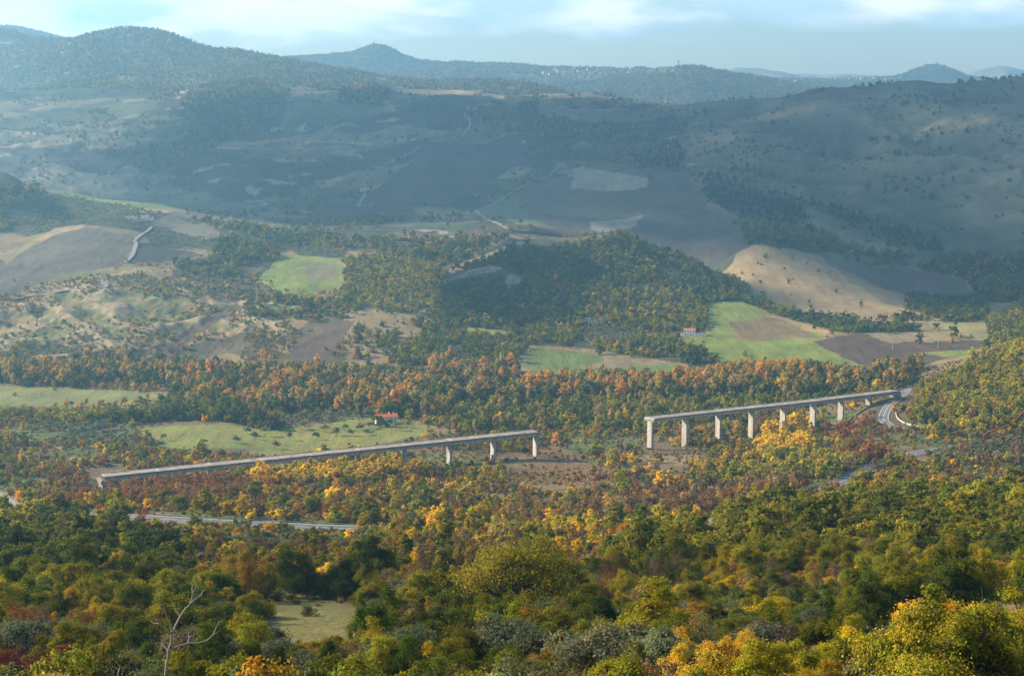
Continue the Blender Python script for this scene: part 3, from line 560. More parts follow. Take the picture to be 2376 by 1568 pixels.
def ground_colour():
    u, v, _ = proj(GX, GY, Z)
    d = GY
    col = np.empty(Z.shape + (3,), np.float32)

    def put(c, m):
        col[m] = c

    col[:] = DRY
    # patchwork of strip fields on the far slope
    cell = np.random.RandomState(3)
    jx = cell.rand(64, 64); jy = cell.rand(64, 64); jc = cell.rand(64, 64)
    X = (GX * 0.92 + GY * 0.38 + (fbm(GX, GY, 200, 2) - .5) * 120) / 330; Y = (GY * 0.92 - GX * 0.38 + (fbm(GX, GY, 200, 2, 5.) - .5) * 120) / 260
    bx = np.floor(X).astype(int); by = np.floor(Y).astype(int)
    best = np.full(Z.shape, 9e9); pick = np.zeros(Z.shape)
    for i in (-1, 0, 1):
        for j in (-1, 0, 1):
            a = (bx + i) & 63; b = (by + j) & 63
            dd = (bx + i + jx[a, b] - X) ** 2 + (by + j + jy[a, b] - Y) ** 2
            k = dd < best
            best[k] = dd[k]; pick[k] = jc[a, b][k]
    far = d > 2300
    pal = [(c[0] * .85, c[1] * .85, c[2] * .85) for c in (PLOW, (0.15, 0.12, 0.075), DULL, (0.17, 0.145, 0.105), (0.12, 0.095, 0.06), (0.055, 0.07, 0.03), (0.055, 0.045, 0.038), (0.15, 0.14, 0.09), (0.10, 0.12, 0.055), (0.17, 0.14, 0.085))]
    for i, c in enumerate(pal):
        put(c, far & (pick >= i / 10) & (pick < (i + 1) / 10))
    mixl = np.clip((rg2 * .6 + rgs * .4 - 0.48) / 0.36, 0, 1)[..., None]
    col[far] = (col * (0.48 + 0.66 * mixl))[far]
    streak = ridged(wx * 0.8 + wy * 0.5, wy * 1.5 - wx * 0.4, 210, 3, 21.0); hedge = ridged(wx * 0.7 - wy * 0.4, wy * 1.2 + wx * 0.5, 300, 3, 33.0)
    put((0.215, 0.175, 0.115), far & (streak > 0.855) & (d < 4900))
    put((0.030, 0.034, 0.020), far & (hedge > 0.865) & (d < 4900))
    # bare clay hills to the right of the far slope
    w = far & (u > 1560 + (fbm(GX, GY, 400, 2, 8.) - .5) * 300) & (d < 4400)
    put((0.115, 0.104, 0.066), w)
    nn = fbm(GX, GY, 160, 4, 2.2)
    put((0.145, 0.122, 0.083), w & (nn > 0.56))
    put((0.070, 0.075, 0.042), w & (nn < 0.43))
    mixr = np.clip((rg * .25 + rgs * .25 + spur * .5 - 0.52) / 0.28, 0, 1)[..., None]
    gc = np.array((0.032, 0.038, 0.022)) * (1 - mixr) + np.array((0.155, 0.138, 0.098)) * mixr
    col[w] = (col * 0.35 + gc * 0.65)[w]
    # left clay hills
    w = (d > 1560) & (d < 2100) & (u < 800)
    put((0.185, 0.130, 0.070), w)
    put((0.130, 0.118, 0.050), w & (nn > 0.55))
    put((0.235, 0.180, 0.115), w & (rg3 > 0.77))
    put((0.080, 0.060, 0.038), w & (nn < 0.44))
    # far wooded hills
    w = d > 5000
    put((0.060, 0.060, 0.030), w)
    put((0.13, 0.115, 0.06), w & (fbm(GX, GY, 420, 3, 6.) > 0.60))
    # woodland floor near
    w = d < 1480
    put(SOIL, w)
    put(DRY, w & (fbm(GX, GY, 60, 3, 4.) > 0.60))
    put((0.080, 0.098, 0.032), w & (fbm(GX, GY, 45, 3, 14.) > 0.62))
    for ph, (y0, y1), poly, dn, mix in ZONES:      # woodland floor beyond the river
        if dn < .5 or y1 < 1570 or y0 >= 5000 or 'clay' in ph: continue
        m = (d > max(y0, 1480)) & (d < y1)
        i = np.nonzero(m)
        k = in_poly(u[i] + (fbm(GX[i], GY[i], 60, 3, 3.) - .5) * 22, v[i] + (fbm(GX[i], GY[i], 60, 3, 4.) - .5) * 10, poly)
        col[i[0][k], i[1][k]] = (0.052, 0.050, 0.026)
    for c, (y0, y1), poly in FIELDS:
        wob = 1.5 + 2500 / np.maximum(d, 100)
        m = (d > y0) & (d < y1)
        i = np.nonzero(m)
        sc_ = 1500 / np.maximum(d[i], 300); du = (fbm(GX[i], GY[i], 45, 4, 1.) - .5) * 34 * sc_; dv = (fbm(GX[i], GY[i], 45, 4, 7.) - .5) * 14 * sc_
        k = in_poly(u[i] + du, v[i] + dv, poly)
        col[i[0][k], i[1][k]] = c
        if max(c) < 0.11 and c not in (DULL,) and c[0] > c[1]: furrow[i[0][k], i[1][k]] = 1
    return col


def mesh_from(name, verts, faces4=None, tris=None, smooth=True):
    me = bpy.data.meshes.new(name)
    verts = np.asarray(verts, np.float32)
    loops = []; sizes = []
    nf = 0
    idx = np.zeros(0, np.int32); tot = np.zeros(0, np.int32)
    if faces4 is not None and len(faces4):
        f = np.asarray(faces4, np.int32); idx = np.concatenate([idx, f.ravel()]); tot = np.concatenate([tot, np.full(len(f), f.shape[1], np.int32)])
    if tris is not None and len(tris):
        f = np.asarray(tris, np.int32); idx = np.concatenate([idx, f.ravel()]); tot = np.concatenate([tot, np.full(len(f), 3, np.int32)])
    me.vertices.add(len(verts)); me.vertices.foreach_set("co", verts.ravel())
    me.loops.add(len(idx)); me.loops.foreach_set("vertex_index", idx)
    me.polygons.add(len(tot))
    st = np.concatenate([[0], np.cumsum(tot)[:-1]]).astype(np.int32)
    me.polygons.foreach_set("loop_start", st)
    me.polygons.foreach_set("use_smooth", np.full(len(tot), smooth, bool))
    me.update(calc_edges=True)
    return me


def material(name):
    m = bpy.data.materials.new(name)
    m.use_nodes = True
    nt = m.node_tree
    b = nt.nodes['Principled BSDF']
    b.inputs['Roughness'].default_value = 0.9
    b.inputs['Specular IOR Level'].default_value = 0.15
    return m, nt, b


def soil_material():
    m, nt, b = material("ground_soil_and_grass")
    N, L = nt.nodes.new, nt.links.new
    at = N('ShaderNodeAttribute'); at.attribute_name = "cover"
    geo = N('ShaderNodeNewGeometry')

    def noise(scale, detail, rough=0.6, stretch=None):
        t = N('ShaderNodeTexNoise'); t.inputs['Scale'].default_value = scale; t.inputs['Detail'].default_value = detail; t.inputs['Roughness'].default_value = rough
        if stretch:
            mp = N('ShaderNodeMapping'); mp.inputs['Scale'].default_value = stretch[0]; mp.inputs['Rotation'].default_value = (0, 0, stretch[1])
            L(geo.outputs['Position'], mp.inputs['Vector']); L(mp.outputs['Vector'], t.inputs['Vector'])
        else:
            L(geo.outputs['Position'], t.inputs['Vector'])
        return t
    a = noise(0.35, 6, 0.75); c = noise(0.018, 5, 0.6); d = noise(0.10, 4, 0.7, ((1.0, 0.12, 1.0), 0.5))
    s1 = N('ShaderNodeMath'); s1.operation = 'ADD'; L(a.outputs['Fac'], s1.inputs[0]); L(c.outputs['Fac'], s1.inputs[1])
    s2 = N('ShaderNodeMath'); s2.operation = 'ADD'; L(s1.outputs[0], s2.inputs[0]); L(d.outputs['Fac'], s2.inputs[1])
    mr = N('ShaderNodeMapRange'); mr.inputs['From Min'].default_value = 1.1; mr.inputs['From Max'].default_value = 1.9; mr.inputs['To Min'].default_value = 0.55; mr.inputs['To Max'].default_value = 1.5
    L(s2.outputs[0], mr.inputs['Value'])
    mul = N('ShaderNodeVectorMath'); mul.operation = 'SCALE'
    L(at.outputs['Color'], mul.inputs[0]); L(mr.outputs['Result'], mul.inputs['Scale'])
    # warm / green drift
    e = noise(0.05, 4)
    mr2 = N('ShaderNodeMapRange'); mr2.inputs['From Min'].default_value = 0.35; mr2.inputs['From Max'].default_value = 0.65
    L(e.outputs['Fac'], mr2.inputs['Value'])
    tone = N('ShaderNodeMixRGB'); tone.inputs['Color1'].default_value = (1.10, 0.97, 0.85, 1); tone.inputs['Color2'].default_value = (0.90, 1.05, 0.95, 1)
    L(mr2.outputs['Result'], tone.inputs['Fac'])
    mul2 = N('ShaderNodeVectorMath'); mul2.operation = 'MULTIPLY'; L(mul.outputs[0], mul2.inputs[0]); L(tone.outputs['Color'], mul2.inputs[1])
    wv = N('ShaderNodeTexWave'); wv.inputs['Scale'].default_value = 0.085; wv.inputs['Distortion'].default_value = 3.0; wv.inputs['Detail'].default_value = 3; wv.inputs['Detail Scale'].default_value = 0.3
    wm = N('ShaderNodeMapping'); wm.inputs['Rotation'].default_value = (0, 0, 0.9); L(geo.outputs['Position'], wm.inputs['Vector']); L(wm.outputs['Vector'], wv.inputs['Vector'])
    wr = N('ShaderNodeMapRange'); wr.inputs['To Min'].default_value = 0.72; wr.inputs['To Max'].default_value = 1.32; L(wv.outputs['Fac'], wr.inputs['Value'])
    fm = N('ShaderNodeMixRGB'); fm.inputs['Color1'].default_value = (1, 1, 1, 1); L(at.outputs['Alpha'], fm.inputs['Fac']); L(wr.outputs['Result'], fm.inputs['Color2'])
    mul3 = N('ShaderNodeVectorMath'); mul3.operation = 'MULTIPLY'; L(mul2.outputs[0], mul3.inputs[0]); L(fm.outputs['Color'], mul3.inputs[1])
    L(mul3.outputs[0], b.inputs['Base Color'])
    bp = N('ShaderNodeBump'); bp.inputs['Strength'].default_value = 0.9; bp.inputs['Distance'].default_value = 1.6
    L(s2.outputs[0], bp.inputs['Height']); L(bp.outputs['Normal'], b.inputs['Normal'])
    return m


def link(name, me, mat=None, parent=None, loc=None, rz=0.0):
    o = bpy.data.objects.new(name, me)
    C.objects.link(o)
    if mat is not None and me is not None and len(me.materials) == 0:
        me.materials.append(mat)
    if parent is not None:
        o.parent = parent
    if loc is not None:
        o.location = loc
    o.rotation_euler.z = rz
    return o


def tag(o, label=None, cat=None, group=None, kind=None):
    if label: o['label'] = label
    if cat: o['category'] = cat
    if group: o['group'] = group
    if kind: o['kind'] = kind
    return o


def thing(name, label, cat, loc=(0, 0, 0), rz=0.0, group=None):
    o = link(name, None, loc=loc, rz=rz)
    o.empty_display_size = 0.5
    return tag(o, label, cat, group)


ii = np.arange(NR * NT).reshape(NR, NT)
quads = np.stack([ii[:-1, :-1], ii[:-1, 1:], ii[1:, 1:], ii[1:, :-1]], -1).reshape(-1, 4)
me = mesh_from("ground", np.stack([GX, GY, Z], -1).reshape(-1, 3), quads)
cover = ground_colour()
ca = me.color_attributes.new("cover", 'FLOAT_COLOR', 'POINT')
ca.data.foreach_set("color", np.concatenate([cover, furrow[..., None]], -1).ravel())
tag(link("ground", me, soil_material()), kind='structure')
print("ground", time.time() - T0)


# ------------------------------------------------------------------ the high mountain behind the towns
def build_mountain():
    a = np.linspace(-0.36, 0.40, 420); f = np.linspace(0, 1, 130)
    A_, F_ = np.meshgrid(a, f)
    rad = 9900 + 2000 * F_
    crest_u = CU + FPX * np.tan(A_)
    crest = np.interp(crest_u, [-200, 1300, 1500, 1650, 1760, 1850, 1960, 2150, 2376, 2700], [20, 30, 150, 290, 320, 280, 270, 310, 310, 290])
    x = rad * np.sin(A_); y = rad * np.cos(A_)
    z = 60 + crest * np.clip(F_ * 1.25, 0, 1) ** 1.15 - 200 * np.clip(F_ - 0.85, 0, 1)
    # a shoulder that comes forward on the left half and drops to the gorge at u ~ 1960
    sh = np.interp(crest_u, [-200, 1500, 1700, 1830, 1960, 2030], [0.0, 0.10, 0.55, 0.45, 0.12, 0.0])
    z += sh * 330 * np.exp(-((F_ - 0.42) / 0.2) ** 2)
    z += (ridged(x, y, 1000, 5, 4.) - 0.62) * 130 * np.clip(F_ * 2, 0, 1)
    i2 = np.arange(x.size).reshape(x.shape)
    q = np.stack([i2[:-1, :-1], i2[:-1, 1:], i2[1:, 1:], i2[1:, :-1]], -1).reshape(-1, 4)
    m, nt, b = material("mountain_rock_wood_haze")
    N, L = nt.nodes.new, nt.links.new
    geo = N('ShaderNodeNewGeometry')
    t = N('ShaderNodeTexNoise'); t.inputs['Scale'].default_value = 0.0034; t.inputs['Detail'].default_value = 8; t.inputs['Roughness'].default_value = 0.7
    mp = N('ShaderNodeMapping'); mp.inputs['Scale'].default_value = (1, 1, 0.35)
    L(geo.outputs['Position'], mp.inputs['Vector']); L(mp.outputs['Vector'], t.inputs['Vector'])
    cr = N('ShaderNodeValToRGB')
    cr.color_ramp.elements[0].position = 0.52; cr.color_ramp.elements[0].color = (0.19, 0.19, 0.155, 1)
    cr.color_ramp.elements[1].position = 0.62; cr.color_ramp.elements[1].color = (0.30, 0.28, 0.24, 1)  # rock and wood tones kept close and pale, distance haze put into the colour
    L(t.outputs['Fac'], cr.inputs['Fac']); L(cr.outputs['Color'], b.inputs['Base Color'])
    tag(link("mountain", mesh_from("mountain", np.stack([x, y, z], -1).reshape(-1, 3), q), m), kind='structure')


build_mountain()


# ------------------------------------------------------------------ haze: one box of even air round everything
def build_haze():
    bm_v = [(sx, sy, sz) for sz in (-300, 800) for sx, sy in ((-9500, -60), (9500, -60), (9500, 12300), (-9500, 12300))]
    f = [(3, 2, 1, 0), (4, 5, 6, 7), (0, 1, 5, 4), (1, 2, 6, 5), (2, 3, 7, 6), (3, 0, 4, 7)]
    me = mesh_from("haze", bm_v, f, smooth=False)
    m = bpy.data.materials.new("haze_air"); m.use_nodes = True
    nt = m.node_tree; nt.nodes.clear()
    out = nt.nodes.new('ShaderNodeOutputMaterial'); pv = nt.nodes.new('ShaderNodeVolumePrincipled')
    pv.inputs['Color'].default_value = HAZE_COLOR + (1,)
    pv.inputs['Density'].default_value = HAZE_DENSITY
    pv.inputs['Anisotropy'].default_value = HAZE_G
    nt.links.new(pv.outputs['Volume'], out.inputs['Volume'])
    o = tag(link("haze", me, m), kind='stuff')
    o['label'] = "pale blue autumn haze hanging over the valley"
    o.display_type = 'WIRE'
    return o


build_haze()


# ------------------------------------------------------------------ clouds above the picture; their shade lies on the slopes
CLOUDM, _nt, _b = material("cloud_white")
_b.inputs['Base Color'].default_value = (0.9, 0.9, 0.9, 1)


def cloud(foot, alt, cell, seed, holes=0.0, hs=90.0, ragged=60.0, thick=160):
    """A cloud whose shade falls on the ground outline foot [(x, y, z)]; irregular edge, billowed top."""
    foot = np.array(foot, float)
    sh = np.array(SUN_DIR)
    top = foot + sh[None] * ((alt - foot[:, 2]) / sh[2])[:, None]
    lo = top[:, :2].min(0) - 2 * cell; hi = top[:, :2].max(0) + 2 * cell
    nx = int((hi[0] - lo[0]) / cell) + 1; ny = int((hi[1] - lo[1]) / cell) + 1
    X, Y = np.meshgrid(lo[0] + np.arange(nx) * cell, lo[1] + np.arange(ny) * cell)
    dx = (fbm(X, Y, ragged * 3, 4, seed) - .5) * ragged * 3; dy = (fbm(X, Y, ragged * 3, 4, seed + 5.5) - .5) * ragged * 3
    ins = in_poly(X + dx, Y + dy, [tuple(p) for p in top[:, :2]])
    if holes > 0:
        ins &= fbm(X, Y, hs, 3, seed + 9.) > holes
    if not ins.any(): return
    e = ins.astype(float)
    for _ in range(5):
        p = np.pad(e, 1); e = (p[1:-1, 1:-1] + p[:-2, 1:-1] + p[2:, 1:-1] + p[1:-1, :-2] + p[1:-1, 2:]) / 5
    zt = alt + thick * e * (0.4 + fbm(X, Y, cell * 4, 3, seed + 2.)); zb = alt - thick * 0.15 * e
    cellq = ins[:-1, :-1] & ins[1:, :-1] & ins[:-1, 1:] & ins[1:, 1:]
    idx = np.arange(nx * ny).reshape(ny, nx)
    r, c = np.nonzero(cellq)
    q = np.stack([idx[r, c], idx[r, c + 1], idx[r + 1, c + 1], idx[r + 1, c]], 1)
    V = np.concatenate([np.stack([X, Y, zt], -1).reshape(-1, 3), np.stack([X, Y, zb], -1).reshape(-1, 3)])
    o = link("cloud", mesh_from("cloud", V, np.concatenate([q, q[:, ::-1] + nx * ny])), CLOUDM)
    tag(o, kind='structure')


def on_ground(uy):
    P = []
    for u, Y in uy:
        x = (u - CU) / FPX * Y * 1.005
        P.append((x, Y, float(ground(x, Y))))
    return P


cloud(on_ground([(150, 3150), (330, 2950), (500, 2720), (1000, 2620), (1300, 2660), (1500, 2560), (1640, 2400), (1730, 2270), (1850, 2170), (2000, 2090), (2300, 1960), (2900, 1880), (2950, 4150), (2000, 4120), (1500, 4330), (1100, 4500), (700, 4600), (450, 4480), (300, 4050), (170, 3600)]), 6000, 26, 1.0, holes=0.285, hs=130, ragged=70, thick=55)
cloud(on_ground([(980, 1780), (1020, 1990), (1190, 2120), (1300, 2130), (1340, 2010), (1290, 1820)]), 2600, 24, 3.0, ragged=40, thick=22)
cloud(on_ground([(1280, 2240), (1500, 2260), (1720, 2180), (1900, 2010), (1880, 1950), (1740, 2030), (1580, 2120), (1430, 2110), (1330, 2080)]), 2600, 18, 4.0, ragged=25, thick=16)
cloud(on_ground([(-400, 40), (-400, 560), (500, 470), (1000, 400), (1500, 400), (1800, 455), (2200, 500), (2900, 520), (2900, 20)]), 5600, 14, 6.0, holes=0.435, hs=75, ragged=40, thick=60)

# ------------------------------------------------------------------ plants: meshes
def foliage_material(name, trans=0.36):
    m = bpy.data.materials.new(name); m.use_nodes = True
    nt = m.node_tree; nt.nodes.clear()
    N, L = nt.nodes.new, nt.links.new
    out = N('ShaderNodeOutputMaterial')
    at = N('ShaderNodeAttribute'); at.attribute_type = 'INSTANCER'; at.attribute_name = "tint"
    geo = N('ShaderNodeNewGeometry'); tc = N('ShaderNodeTexCoord'); oi = N('ShaderNodeObjectInfo')
    no = N('ShaderNodeTexNoise'); no.inputs['Scale'].default_value = 0.42; no.inputs['Detail'].default_value = 2
    vo = N('ShaderNodeVectorMath'); vo.operation = 'ADD'
    sc = N('ShaderNodeMath'); sc.operation = 'MULTIPLY'; sc.inputs[1].default_value = 57.0
    L(oi.outputs['Random'], sc.inputs[0]); L(tc.outputs['Object'], vo.inputs[0]); L(sc.outputs[0], vo.inputs[1]); L(vo.outputs[0], no.inputs['Vector'])
    mr = N('ShaderNodeMapRange'); mr.inputs['From Min'].default_value = 0.36; mr.inputs['From Max'].default_value = 0.64
    L(no.outputs['Fac'], mr.inputs['Value'])
    tone = N('ShaderNodeMixRGB'); tone.inputs['Color1'].default_value = (0.82, 1.02, 1.0, 1); tone.inputs['Color2'].default_value = (1.20, 1.03, 0.85, 1)
    L(mr.outputs['Result'], tone.inputs['Fac'])
    rv = N('ShaderNodeMapRange'); rv.inputs['To Min'].default_value = 0.62; rv.inputs['To Max'].default_value = 1.42
    L(geo.outputs['Random Per Island'], rv.inputs['Value'])
    a = N('ShaderNodeVectorMath'); a.operation = 'MULTIPLY'; L(at.outputs['Color'], a.inputs[0]); L(tone.outputs['Color'], a.inputs[1])
    b = N('ShaderNodeVectorMath'); b.operation = 'SCALE'; L(a.outputs[0], b.inputs[0]); L(rv.outputs['Result'], b.inputs['Scale'])
    d = N('ShaderNodeBsdfDiffuse'); L(b.outputs[0], d.inputs['Color'])
    t2 = N('ShaderNodeVectorMath'); t2.operation = 'MULTIPLY'; L(b.outputs[0], t2.inputs[0]); t2.inputs[1].default_value = (1.35, 1.25, 0.75)
    t = N('ShaderNodeBsdfTranslucent'); L(t2.outputs[0], t.inputs['Color'])
    mx = N('ShaderNodeMixShader'); mx.inputs['Fac'].default_value = trans
    L(d.outputs[0], mx.inputs[1]); L(t.outputs[0], mx.inputs[2]); L(mx.outputs[0], out.inputs['Surface'])
    return m


LEAF = foliage_material("leaves")
NEEDLE = foliage_material("needles", 0.15)


def bark_material(name, col):
    m, nt, b = material(name)
    t = nt.nodes.new('ShaderNodeTexNoise'); t.inputs['Scale'].default_value = 6; t.inputs['Detail'].default_value = 4
    g = nt.nodes.new('ShaderNodeTexCoord'); nt.links.new(g.outputs['Object'], t.inputs['Vector'])
    cr = nt.nodes.new('ShaderNodeValToRGB')
    cr.color_ramp.elements[0].color = tuple(c * 0.5 for c in col) + (1,); cr.color_ramp.elements[1].color = tuple(c * 1.4 for c in col) + (1,)
    nt.links.new(t.outputs['Fac'], cr.inputs['Fac']); nt.links.new(cr.outputs['Color'], b.inputs['Base Color'])
    return m


BARK = bark_material("bark", (0.075, 0.058, 0.045))
GREY_BARK = bark_material("grey_bark", (0.20, 0.165, 0.14))


def leaf_quads(rs, lobes, n_clump, per, leaf, sig=0.30, low=-0.35, up=0.0, aspect=1.0):
    """Leaf-sized faces in clumps over a set of lobes; returns quad vertices (n, 4, 3)."""
    lobes = np.array(lobes, float)
    w = (lobes[:, 3:].mean(1)) ** 2; w /= w.sum()
    k = rs.choice(len(lobes), n_clump, p=w)
    d = rs.normal(size=(n_clump, 3)); d /= np.linalg.norm(d, axis=1)[:, None]
    d[:, 2] = np.where(d[:, 2] < low, -d[:, 2], d[:, 2])
    rad = 0.50 + 0.52 * rs.rand(n_clump) ** 0.6
    rad *= np.where(rs.rand(n_clump) < 0.14, 1.28, 1.0)
    cen = lobes[k, :3] + d * lobes[k, 3:] * rad[:, None]
    spread = 0.55 + 0.9 * rs.rand(n_clump)
    kk = np.repeat(np.arange(n_clump), per)
    p = cen[kk] + rs.normal(size=(len(kk), 3)) * (lobes[k][kk, 3:].mean(1) * sig * spread[kk])[:, None] * np.array((1.0, 1.0, 0.8))
    mid = lobes[:, :3].mean(0)
    nrm = p - mid; nrm /= np.linalg.norm(nrm, axis=1)[:, None] + 1e-6
    nrm = nrm * 0.75 + d[kk] * 0.35 + rs.normal(size=p.shape) * 0.55
    nrm[:, 2] += up
    nrm /= np.linalg.norm(nrm, axis=1)[:, None]
    a = np.cross(nrm, rs.normal(size=p.shape)); a /= np.linalg.norm(a, axis=1)[:, None]
    b = np.cross(nrm, a)
    s = (leaf * (0.55 + 0.8 * rs.rand(len(kk))) * 0.5)[:, None]
    a *= s * aspect; b *= s / aspect
    return np.stack([p - a - b * 0.6, p + a * 0.7 - b, p + a + b * 0.6, p - a * 0.7 + b], 1)


def tube(path, rad, sides=5):
    path = np.array(path, float); v = []; f = []
    for i, p in enumerate(path):
        t = path[min(i + 1, len(path) - 1)] - path[max(i - 1, 0)]; t /= np.linalg.norm(t) + 1e-9
        a = np.cross(t, (0.3, 0.9, 0.2)); a /= np.linalg.norm(a) + 1e-9; b = np.cross(t, a)
        for s in range(sides):
            w = 2 * math.pi * s / sides
            v.append(p + (a * math.cos(w) + b * math.sin(w)) * rad[i])
    for i in range(len(path) - 1):
        for s in range(sides):
            s1 = (s + 1) % sides
            f.append((i * sides + s, i * sides + s1, (i + 1) * sides + s1, (i + 1) * sides + s))
    return np.array(v), f


class Mesh:
    def __init__(self):
        self.v = []; self.f = []; self.m = []; self.n = 0

    def add(self, v, f, mi=0):
        v = np.asarray(v, float).reshape(-1, 3)
        self.v.append(v); self.f += [tuple(i + self.n for i in q) for q in f]; self.m += [mi] * len(f); self.n += len(v)

    def quads(self, q, mi=0):
        n0 = len(q); self.add(q.reshape(-1, 3), np.arange(n0 * 4).reshape(-1, 4).tolist(), mi)

    def box(self, lo, hi, mi=0, M=None):
        x0, y0, z0 = lo; x1, y1, z1 = hi
        v = np.array([(x0, y0, z0), (x1, y0, z0), (x1, y1, z0), (x0, y1, z0), (x0, y0, z1), (x1, y0, z1), (x1, y1, z1), (x0, y1, z1)], float)
        if M is not None: v = v @ np.array(M)[:3, :3].T + np.array(M)[:3, 3]
        self.add(v, [(3, 2, 1, 0), (4, 5, 6, 7), (0, 1, 5, 4), (1, 2, 6, 5), (2, 3, 7, 6), (3, 0, 4, 7)], mi)

    def build(self, name, mats, smooth=False):
        me = bpy.data.meshes.new(name)
        v = np.concatenate(self.v).astype(np.float32)
        idx = np.fromiter((i for q in self.f for i in q), np.int32); tot = np.array([len(q) for q in self.f], np.int32)
        me.vertices.add(len(v)); me.vertices.foreach_set("co", v.ravel())
        me.loops.add(len(idx)); me.loops.foreach_set("vertex_index", idx)
        me.polygons.add(len(tot)); me.polygons.foreach_set("loop_start", np.concatenate([[0], np.cumsum(tot)[:-1]]).astype(np.int32))
        me.polygons.foreach_set("use_smooth", np.full(len(tot), smooth, bool))
        for m in (mats if isinstance(mats, (list, tuple)) else [mats]): me.materials.append(m)
        me.polygons.foreach_set("material_index", np.array(self.m, np.int32))
        me.update(calc_edges=True)
        return me


def lobes_for(kind, rs):
    L = []
    if kind == 'oak':       # about 9 m tall, 9 m broad, no two alike
        n_ = rs.randint(7, 11); lean = rs.normal(size=2) * 0.5; tall = 0.85 + 0.45 * rs.rand()
        for i in range(n_):
            a = 2 * math.pi * (i + rs.rand() * 1.1) / n_; r = 1.2 + 2.3 * rs.rand()
            s = 0.75 + 1.15 * rs.rand() ** 1.4
            L.append((r * math.cos(a) + lean[0], r * math.sin(a) + lean[1], (2.2 + 4.2 * rs.rand() - 0.25 * r) * tall, s * 1.15, s * 1.15, s * (0.75 + 0.5 * rs.rand())))
        for i in range(3):
            L.append((rs.normal() * 1.1 + lean[0], rs.normal() * 1.1 + lean[1], (5.4 + 2.2 * rs.rand()) * tall, 0.8 + 0.7 * rs.rand(), 0.8 + 0.7 * rs.rand(), 0.9 + 0.9 * rs.rand()))
        L.append((rs.normal() * 0.8, rs.normal() * 0.8, 4.0 * tall, 2.1, 2.1, 1.9))
        for i in range(3):
            a = 6.283 * (i + rs.rand()) / 3; L.append((2.0 * math.cos(a), 2.0 * math.sin(a), 1.4 + 1.1 * rs.rand(), 1.3, 1.3, 1.1))
    elif kind == 'poplar':  # 18 m tall
        for i in range(12):
            t = (i + rs.rand()) / 12
            w = 3.6 * (math.sin(math.pi * (0.14 + 0.80 * t)) ** 0.7)
            a = rs.rand() * 6.28; r = w * 0.62
            s = 0.8 + 0.40 * w * (0.7 + 0.6 * rs.rand())
            L.append((r * math.cos(a), r * math.sin(a), 3.8 + 13.0 * t, s, s, s * 1.25))
    elif kind == 'olive':   # 4.6 m tall, 5 m broad
        n_ = rs.randint(4, 7)
        for i in range(n_):
            a = 2 * math.pi * (i + rs.rand() * 0.6) / n_; r = 0.9 + 0.9 * rs.rand(); s = 0.75 + 0.5 * rs.rand()
            L.append((r * math.cos(a), r * math.sin(a), 2.2 + 1.4 * rs.rand(), s * 1.1, s * 1.1, s))
        L.append((0, 0, 3.3, 1.1, 1.1, 1.0))
    elif kind == 'shrub':   # 2.6 m tall
        n_ = rs.randint(3, 6)
        for i in range(n_):
            a = rs.rand() * 6.28; r = 0.3 + 0.9 * rs.rand(); s = 0.55 + 0.5 * rs.rand()
            L.append((r * math.cos(a), r * math.sin(a), 0.7 + 1.0 * rs.rand(), s, s, s * 1.05))
        L.append((0, 0, 0.8, 1.0, 1.0, 0.9))
    elif kind == 'pine':    # 12 m tall cone
        for i in range(11):
            t = i / 10; w = 2.3 * (1 - t) + 0.25
            for j in range(1 if t > 0.8 else 3):
                a = rs.rand() * 6.28
                L.append((w * 0.55 * math.cos(a), w * 0.55 * math.sin(a), 2.2 + 9.4 * t, w * 0.6, w * 0.6, 0.75))
    elif kind == 'bare':    # 8 m thin crown
        for i in range(7):
            a = rs.rand() * 6.28; r = 0.8 + 1.3 * rs.rand(); s = 0.9 + 0.6 * rs.rand()
            L.append((r * math.cos(a), r * math.sin(a), 3.0 + 4.2 * rs.rand(), s, s, s * 1.2))
    return L


#            clumps, per clump, leaf size at the four distances
LODS = {
    'oak': ((420, 58, 0.18), (130, 20, 0.50), (64, 9, 0.92), (26, 5, 1.7)),
    'poplar': ((330, 44, 0.22), (130, 20, 0.56), (80, 9, 1.0), (30, 5, 1.9)),
    'olive': ((150, 34, 0.16), (60, 13, 0.40), (30, 7, 0.70), (14, 4, 1.2)),
    'shrub': ((90, 30, 0.15), (40, 13, 0.34), (20, 7, 0.62), (10, 4, 1.1)),
    'pine': ((200, 22, 0.30), (110, 12, 0.55), (60, 7, 0.95), (30, 4, 1.6)),
    'bare': ((130, 18, 0.15), (66, 8, 0.40), (36, 5, 0.70), (16, 4, 1.2)),
}
NVAR = (6, 6, 4, 3)



